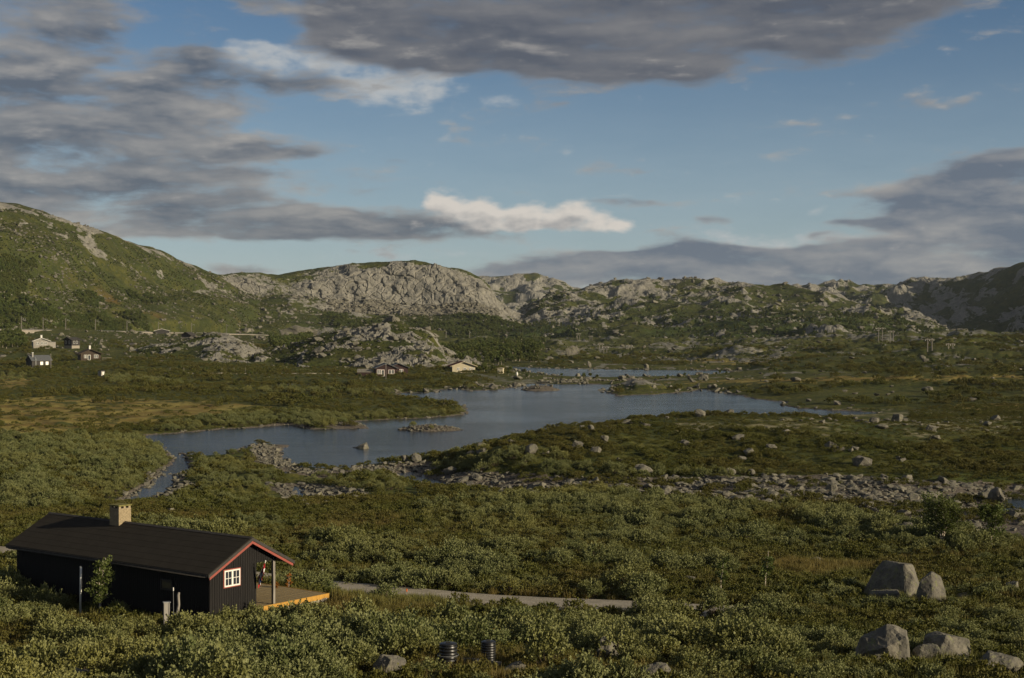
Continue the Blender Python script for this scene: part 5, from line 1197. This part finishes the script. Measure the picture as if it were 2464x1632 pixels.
n = len(ST); fl_ = rs.uniform(.5, 1.1, n); fl_ = np.where(ST[:, 4] == 0, fl_ * .78, fl_); SC = np.stack([ST[:, 3] * rs.uniform(.8, 1.25, n), ST[:, 3] * rs.uniform(.8, 1.25, n), ST[:, 3] * fl_], -1); RO = np.stack([rs.randn(n) * .2, rs.randn(n) * .2, rs.uniform(0, 6.28, n)], -1)
ppx, ppy = proj(ST[:, 0], ST[:, 1], ST[:, 2]); size = ST[:, 3] / ST[:, 1] * ((ppx > 0) & (ppx < 2367) & (ppy < 1568)); order = np.argsort(-size)
SLAB = {0: ('grey stone in the wide stone field', 'stones of the stone field'), 1: ('small pale cobble on the gravel at the water', 'cobbles on the gravel bars'), 2: ('pale stone along the far lake shore', 'stones on the far shore'), 3: ('weathered stone half sunk in heath', 'loose stones on the near heath'), 4: ('light boulder on the mid valley moor', 'boulders on the mid valley moor'), 5: ('light boulder lying on the hillside', 'boulders on the hillsides'), 6: ('angular block in the scree under the cliff', 'blocks of the scree')}
top = order[:255]
for i in top:
    k = int(ST[i, 4]); o = link(bpy.data.objects.new('stone' if k in (0, 1, 3) else 'boulder', BOULD[rs.randint(len(BOULD))])); o.location = ST[i, :3]; o.scale = SC[i]; o.rotation_euler = RO[i]; 
    X_, Y_ = ppx[i], ppy[i]; sz_ = 'big' if SC[i, 0] > .55 else ('flat' if fl_[i] < .75 else ('upright' if fl_[i] > 1. else 'medium'))
    wh_ = ''
    if k == 0: wh_ = next(z_ for t_, z_ in ((X_ < 1300, ', at its lake end'), (X_ < 1600, ', below the slanted slab'), (X_ < 1850, ', in its middle'), (X_ < 2080, ', left of the large birch'), (X_ < 2250, ', between birch and pond'), (True, ', by the pond')) if t_) + (', at the back' if Y_ < np.interp(X_, [1000, 1600, 2000, 2367], [1104, 1120, 1135, 1160]) else ', at the front')
    elif k in (3, 4, 5): wh_ = ', left of the lake' if X_ < 900 else (', in the middle of the view' if X_ < 1500 else (', right of the lake' if X_ < 2000 else ', near the right edge'))
    tag(o, sz_ + ' ' + SLAB[k][0] + wh_, 'stone' if k in (0, 1, 3) else 'boulder', SLAB[k][1])
rest = order[255:]; SRC_STONE = source('stone_kinds', BOULD_LO)
nearm = np.isin(ST[rest, 4], (0, 1, 3)); 
for nm, lab, mm_ in (('loose_stones', 'smaller grey stones strewn over the stone field and gravel bars', nearm), ('far_boulders', 'pale boulders strewn over the moor and hillsides', ~nearm)):
    r_ = rest[mm_]; scatter(nm, lab, SRC_STONE, ST[r_, :3], SC[r_], RO[r_], rs.randint(0, len(BOULD_LO), len(r_)))

# ------------------------------------------------------------------ birches that stand alone
def birch(label, dx, dy, hpx, seed, stems=3, spread_=1., nbr=30, per=40, leaf=(.10, .055), crown=.0, group=None, name='birch_tree', cat='tree', d=None, leafm='birch_leaf'):
    p = ground_at(dx, dy) if d is None else np.array([*ray(dx, dy, d)[:2], 0.])
    p[2] = float(gz(p[0], p[1])); h = hpx * DS / FPX * p[1]; t, an = tree_parts(seed, h, spread_ * h * .36, nbr, per, leaf, stems, .014 * h)
    o = empty(name, tuple(p), 0, label, cat, group); t.build('trunk', 'birch_bark', o, True)
    link(bpy.data.objects.new('crown', leaves_mesh('crown', an, [leafm], leaf, None, seed)), o); KEEP.append((p[0], p[1] - .3, .7)); return o
birch('dense dark green birch at the right beside the stones', 2178, 1264, 122, 3, 5, 1.6, 70, 80, (.12, .065))
birch('slender dark birch near the right edge by the pond', 2292, 1268, 112, 5, 3, 1.0, 44, 70, (.12, .065))
birch('thin young birch with a bare orange trunk in the scrub', 1768, 1366, 104, 7, 1, .75, 20, 40)
birch('second thin sapling left of the young birch', 1666, 1372, 92, 9, 1, .7, 16, 30)
p_ = cabin_world(-1.0, 7.2, 0)
birch('bushy dark birch growing against the long cabin wall', *proj(p_[0], p_[1], gz(p_[0], p_[1])), 152, 12, 3, .8, 42, 54, d=p_[1])
for k, (dx, dy, hp, sd, lab) in enumerate(((638, 1371, 34, 21, 'small rust-orange plant seen left of the porch post'), (667, 1379, 48, 22, 'taller rust-orange plant seen right of the porch post'))): birch(lab, dx, dy, hp, sd, 2, .55, 14, 26, (.09, .03), name='rusty_plant', cat='plant', leafm='rust_leaf', d=83 + k)
for k, (dx, dy, hp) in enumerate(((1120, 868, 22), (1140, 869, 17), (1106, 870, 13), (1178, 872, 14))): birch(['tall round birch left of the cream shed', 'birch just behind the cream shed', 'low birch beside the yellow cabin', 'low birch right of the cream shed'][k], dx, dy, hp, 30 + k, 3, 1.5, 40, 34, (.30, .17), d=528 + k * 3)

# ------------------------------------------------------------------ willow scrub
WMESH = [shrub_mesh('willow_%d' % i, i + 1, .62 + .05 * (i % 3), .80 + .1 * (i % 2), 36 + 3 * i) for i in range(5)]
HMESH = [shrub_mesh('heath_%d' % i, 40 + i, .55, .40, 24, 4, 6, (.07, .036), ('heath_leaf',), .5, False) for i in range(4)]
GMESH = [grass_mesh('grass_%d' % i, i) for i in range(4)]
BMESH = []
for i in range(4):
    t, an = tree_parts(50 + i, 3.2, 1.5, 34, 16, (.34, .20), 3, .05); BMESH.append(leaves_mesh('birch_bush_%d' % i, an, ['birch_leaf', 'birch_bark'], (.36, .22), t, i))
WILLOW = [[(0,1010),(330,1012),(385,1042),(398,1062),(370,1088),(330,1118),(250,1160),(0,1200)], [(412,1018),(440,1003),(520,1003),(572,1022),(575,1046),(500,1056),(425,1050)], [(430,1066),(560,1060),(640,1096),(665,1120),(560,1125),(440,1115)],
          [(375,1150),(470,1118),(620,1118),(650,1150),(600,1176),(400,1182)], [(690,1108),(790,1088),(960,1092),(990,1126),(880,1140),(700,1122)], [(345,1000),(420,968),(620,955),(820,960),(1078,952),(1050,962),(860,972),(720,986),(600,990)],
          [(500,905),(760,900),(960,906),(905,914),(700,918)], [(985,1060),(1100,1044),(1300,1048),(1330,1098),(1150,1096),(1010,1092)], [(1280,1080),(1800,1100),(1700,1106),(1300,1108)], [(950,985),(1000,985),(1010,993),(960,995)], [(700,972),(800,978),(760,988),(690,986)],
          [(1010,895),(1060,892),(1140,896),(1060,905)], [(0,862),(60,866),(40,880),(0,880)], [(240,872),(420,880),(420,890),(250,886)]]
xs, ds, zs, pxs, pys = spread(44, 135, 1.25, .395)
gap = fbm2(xs / 5.5, ds / 6.5, 3, .5)
dens = .95 - .90 * sst(.485, .555, gap) - .55 * sst(1750, 1950, pxs) * sst(1255, 1330, pys) * sst(.40, .5, gap)
dens = np.where(in_poly([(1100,1140),(1800,1175),(1650,1230),(1200,1240)], pxs, pys), .9, dens)
m = cabin_clear(xs, ds) & (road_dist(xs, ds) > np.where((pxs > 940) & (pxs < 1490), 2.3, 1.7)) & ~((pys < 1204) & (pxs < 980)) & ~in_poly(STONE_FIELD, pxs, pys) & (~polymask(OCHRE[4:6] + OCHRE[7:], pxs, pys) | ((pxs < 930) & (road_dist(xs, ds) < 4.5))) & keepout(xs, ds) & (rs.rand(len(xs)) < dens) & ((gz(xs, ds, SD) > .8) | (ds < 118))
wx, wd, wz = xs[m], ds[m], zs[m]; ws = (.15 + 1.75 * fbm2(wx / 4.5 + 9, wd / 4.5, 3)) * rs.uniform(.5, 1.2, len(wx)) * (1 - .12 * sst(70, 100, wd))
# lower plants keep the sight lines to the road and the cabin's foot free
pp, qq = proj(wx, wd, wz); low_ = (road_dist(wx, wd) < 6.5) & (wd < np.interp(wx, [r[0] for r in ROAD], [r[1] for r in ROAD])) & (pp > 900) & (pp < 1500); ws = np.where(low_, ws * .5, ws)
beh = (road_dist(wx, wd) < 5) & ((pp <= 925) | (pp >= 1490)) & (wd < np.interp(wx, [r[0] for r in ROAD], [r[1] for r in ROAD])); ws = np.where(beh, np.maximum(ws, 1.15), ws)
fc = cabin_world(6.6, -2.5, 0); ws = np.where((wx - fc[0]) ** 2 + (wd - fc[1]) ** 2 < 16, ws * .5, ws)
ws = np.where((pp < 980) & (qq < 1240), ws * .7, ws)
ws = np.where((pp > 1820) & (qq > 1330), ws * .62, ws)
xs, ds, zs, pxs, pys = spread(130, 350, .62, .37); fr = lambda a: gz(xs * (ds + a) / ds, ds + a, SD)
m = (polymask(WILLOW, pxs, pys) | (in_poly([(250,1206),(900,1196),(1100,1155),(1400,1140),(2100,1215),(2367,1260),(2367,1300),(0,1300),(0,1200)], pxs, pys) & (ds < 160))) & ((gz(xs, ds, SD) > .6) | (zs > .28)) & ((fr(4.) > .3) & (fr(8.) > 0) | (ds > 235) | (rs.rand(len(xs)) < .12)) & ~polymask(GRAVEL, pxs, pys) & keepout(xs, ds) & (rs.rand(len(xs)) < .95 - .5 * sst(.52, .62, fbm2(xs / 9, ds / 9, 3)))
wx = np.concatenate([wx, xs[m]]); wd = np.concatenate([wd, ds[m]]); wz = np.concatenate([wz, zs[m]]); delta_ = (pxs[m] > 370) & (pxs[m] < 1010) & (ds[m] < 240); ws = np.concatenate([ws, rs.uniform(.65, 1.35, m.sum()) * np.where(delta_, .62, .85)])
xs, ds, zs, pxs, pys = spread(350, 560, .12, .37); m = polymask(WILLOW, pxs, pys) & (gz(xs, ds, SD) > 1.0)
wx = np.concatenate([wx, xs[m]]); wd = np.concatenate([wd, ds[m]]); wz = np.concatenate([wz, zs[m]]); ws = np.concatenate([ws, rs.uniform(.8, 1.5, m.sum())])
P_ = np.stack([wx, wd, wz], -1); n = len(wx); SC = np.stack([ws, ws, ws * rs.uniform(.8, 1.15, n)], -1); RO = np.stack([rs.randn(n) * .08, rs.randn(n) * .08, rs.uniform(0, 6.28, n)], -1)
px_, py_ = proj(wx, wd, wz); size = ws / wd * ((px_ > 10) & (px_ < 2357) & (py_ < 1560)); order = np.argsort(-size)
for i in order[:295]:
    o = link(bpy.data.objects.new('willow_shrub', WMESH[rs.randint(5)])); o.location = P_[i]; o.scale = SC[i]; o.rotation_euler = RO[i]
    X_, Y_ = px_[i], py_[i]; zone = next(z_ for t_, z_ in ((X_ < 230 and Y_ > 1440, 'in the bottom left corner'), (X_ < 520 and Y_ > 1400, 'below the long cabin wall'), (X_ < 640, 'before the cabin gable'), (X_ < 800, 'below the cabin deck'), (X_ < 1000, 'left of the black barrels'), (X_ < 1180 and Y_ > 1480, 'around the black barrels'),
        (X_ < 1400 and Y_ < 1440, 'beside the gravel road'), (X_ < 1440, 'between the barrels and the slanted boulder'), (X_ < 1650, 'right of the slanted bottom boulder'), (X_ < 1880, 'between the thin saplings and the bottom edge'), (Y_ > 1440, 'by the bottom right boulders'), (True, 'near the huge split boulder')) if t_)
    tone_ = 'tall' if SC[i, 2] > 1.35 else ('broad' if SC[i, 0] > 1.2 else ('middling' if SC[i, 0] > 1.05 else 'low'))
    lab = '%s grey-green willow shrub %s' % (tone_, zone)
    tag(o, lab, 'shrub', 'foreground willow shrubs')
r_ = order[295:]; scatter('willow_scrub', 'grey-green willow scrub covering the near ground and the shores', source('willow_kinds', WMESH), P_[r_], SC[r_], RO[r_], rs.randint(0, 5, len(r_)))
# heath and grass between
def cover(name, label, src, nk, parts):
    P, Sx, Rx = [], [], []
    for x, y, z, s in parts: P.append(np.stack([x, y, z], -1)); Sx.append(s)
    P = np.concatenate(P); s = np.concatenate(Sx); k = len(P)
    scatter(name, label, src, P, np.stack([s, s, s * rs.uniform(.7, 1.2, k)], -1), np.stack([rs.randn(k) * .1, rs.randn(k) * .1, rs.uniform(0, 6.28, k)], -1), rs.randint(0, nk, k))
parts = []
x, d, z, px, py = spread(44, 140, 1.5, .39); m = cabin_clear(x, d) & (road_dist(x, d) > 2.0) & ~in_poly(STONE_FIELD, px, py) & keepout(x, d) & ((gz(x, d, SD) > .5) | (d < 118)) & ~polymask(OCHRE[4:6] + OCHRE[7:], px, py); parts.append((x[m], d[m], z[m], rs.uniform(.6, 1.25, m.sum())))
x, d, z, px, py = spread(135, 300, .55, .37); m = (gz(x, d, SD) > .6) & ~in_poly(STONE_FIELD, px, py) & ~polymask(GRAVEL + PALE, px, py) & ~(polymask(OCHRE, px, py) & (rs.rand(len(x)) < .75)) & (rs.rand(len(x)) < .25 + .8 * sst(.42, .58, fbm2(x / 7, d / 9, 3))); parts.append((x[m], d[m], z[m], rs.uniform(.6, 1.5, m.sum())))
x, d, z, px, py = spread(122, 172, .8, .37); m = in_poly(STONE_FIELD, px, py) & (fbm2(x / 5, d / 5, 3) < .49); parts.append((x[m], d[m], z[m], rs.uniform(.6, 1.2, m.sum())))
x, d, z, px, py = spread(300, 760, .06, .37); m = (gz(x, d, SD) > 1.0) & ~(polymask(OCHRE, px, py) & (rs.rand(len(x)) < .8)) & ~((px > 1180) & (px < 1780) & (py > 850) & (py < 900)) & (rs.rand(len(x)) < sst(.42, .60, fbm2(x / 16, d / 26, 3))); parts.append((x[m], d[m], z[m], rs.uniform(1.2, 3.2, m.sum())))
x, d, z, px, py = spread(300, 580, .16, .37); m = (px < 1000) & (gz(x, d, SD) > 1.0) & ~(polymask(OCHRE, px, py) & (rs.rand(len(x)) < .8)); parts.append((x[m], d[m], z[m], rs.uniform(.5, 1.2, m.sum())))
x, d, z, px, py = spread(150, 330, 1.6, .37); m = polymask(PALE, px, py) & (gz(x, d, SD) > 1.0) & (rs.rand(len(x)) < .5); parts.append((x[m], d[m], z[m], rs.uniform(.25, .6, m.sum())))
x, d, z, px, py = spread(150, 300, .9, .37); m = (px > 1000) & (gz(x, d, SD) > 1.0) & ~in_poly(STONE_FIELD, px, py) & ~polymask(PALE, px, py); parts.append((x[m], d[m], z[m], rs.uniform(.3, .7, m.sum())))
parts = [tuple(a_[keep_] for a_ in pt_) for pt_ in parts for keep_ in [~((pt_[1] > 226) & (pt_[1] < 300) & (proj(pt_[0], pt_[1], pt_[2])[0] > 1480) & (proj(pt_[0], pt_[1], pt_[2])[0] < 2100))]]
cover('heath', 'low dark green heath and dwarf birch', source('heath_kinds', HMESH), 4, parts)
parts = []
x, d, z, px, py = spread(44, 125, 2.2, .39); m = cabin_clear(x, d, .05) & (road_dist(x, d) > 1.75) & ~in_poly(STONE_FIELD, px, py) & ((gz(x, d, SD) > .5) | (d < 118)); parts.append((x[m], d[m], z[m], rs.uniform(.6, 1.3, m.sum())))
x, d, z, px, py = spread(44, 135, 5.0, .39); m = cabin_clear(x, d, .05) & (road_dist(x, d) > 1.75) & ~in_poly(STONE_FIELD, px, py) & (fbm2(x / 5.5, d / 6.5, 3, .5) > .48) & (fbm2(x / 3. + 70, d / 3., 2) > .45); parts.append((x[m], d[m], z[m], rs.uniform(.5, 1.2, m.sum())))
x, d, z, px, py = spread(70, 100, 9., .39); m = cabin_clear(x, d, .05) & (road_dist(x, d) > 1.8) & polymask(OCHRE[4:6] + OCHRE[7:], px, py); parts.append((x[m], d[m], z[m], rs.uniform(.7, 1.4, m.sum())))
cover('grass', 'tufts of yellow green and rusty grass', source('grass_kinds', GMESH), 4, parts)
# birch woods on the slopes: one mass
P, Sx = [], []
for nm, cnt in (('left_hill', 3000), ('cliff_hill', 2600), ('middle_hill', 2600)):
    V_, N_, T_, PX_, rk_ = HILLS[nm]; wd_ = bpy.data.objects[nm].data.attributes['wood']; a = np.zeros(len(wd_.data), np.float32); wd_.data.foreach_get('value', a); a = a.reshape(T_.shape)
    ok = np.argwhere((a > .35) & (PX_ > -60) & (PX_ < 2450)); 
    if len(ok): ii = ok[rs.choice(len(ok), cnt)]; P.append(V_[ii[:, 0], ii[:, 1]] - [0, 0, .3]); Sx.append(rs.uniform(.7, 1.5, cnt) * (.8 if nm == 'middle_hill' else .95))
x, d, z, px, py = spread(600, 1500, .05, .37); m = (polymask([[(1000,806),(1090,800),(1110,792),(1260,792),(1250,838),(1060,850),(1000,830)], [(0,772),(50,772),(60,800),(0,812)], [(620,790),(720,780),(720,800),(640,815)]], px, py)) & (rs.rand(len(x)) < .8); P.append(np.stack([x[m], d[m], z[m]], -1)); Sx.append(rs.uniform(.7, 1.4, m.sum()))
for nm, cnt, tm, s0, s1 in (('left_hill', 4200, 2.8, .25, .6), ('middle_hill', 1700, 2.4, .25, .55), ('cliff_hill', 1500, 1.2, .25, .6), ('rocky_knoll', 500, 2., .12, .3), ('grassy_knoll', 400, 2., .1, .25)):
    V_, N_, T_, PX_, rk_ = HILLS[nm]; ok = np.argwhere((T_ < tm) & (T_ > .05) & (PX_ > -60) & (PX_ < 2450) & (rk_ < .35) & (fbm3(V_ / 30. + 6, 3) > .47)); ii = ok[rs.choice(len(ok), cnt)]; P.append(V_[ii[:, 0], ii[:, 1]] - [0, 0, .15]); Sx.append(rs.uniform(s0, s1, cnt))
x, d, z, px, py = spread(450, 1000, .004, .37); m = (gz(x, d, SD) > 3); P.append(np.stack([x[m], d[m], z[m]], -1)); Sx.append(rs.uniform(.25, .6, m.sum()))
P = np.concatenate(P); s = np.concatenate(Sx); k = len(P)
scatter('birch_wood', 'low birch woods on the foot of the hills', source('birch_kinds', BMESH), P, np.stack([s, s, s * rs.uniform(.75, 1.1, k)], -1), np.stack([rs.randn(k) * .05, rs.randn(k) * .05, rs.uniform(0, 6.28, k)], -1), rs.randint(0, 4, k))
print('stones', len(ST), 'willows', n, 'birch', k)

# ------------------------------------------------------------------ the air between
def m_haze(g):
    v = g.node('ShaderNodeVolumePrincipled'); v.inputs['Color'].default_value = (.78, .88, 1.0, 1); v.inputs['Density'].default_value = 2.8e-5; v.inputs['Anisotropy'].default_value = .0
    o = g.node('ShaderNodeOutputMaterial'); g.link(v.outputs[0], o.inputs['Volume'])
mat('haze', m_haze)
zl = min(float(Z.min()), *[float(v[0][..., 2].min()) for v in HILLS.values()]) - 1.0; zh = max(float(v[0][..., 2].max()) for v in HILLS.values()) + 6.0
hz = MB().box(-7000, 7000, -60, 10500, zl, zh).build('haze', 'haze'); hz['kind'] = 'stuff'; hz['label'] = 'thin pale air between the camera and the far hills'
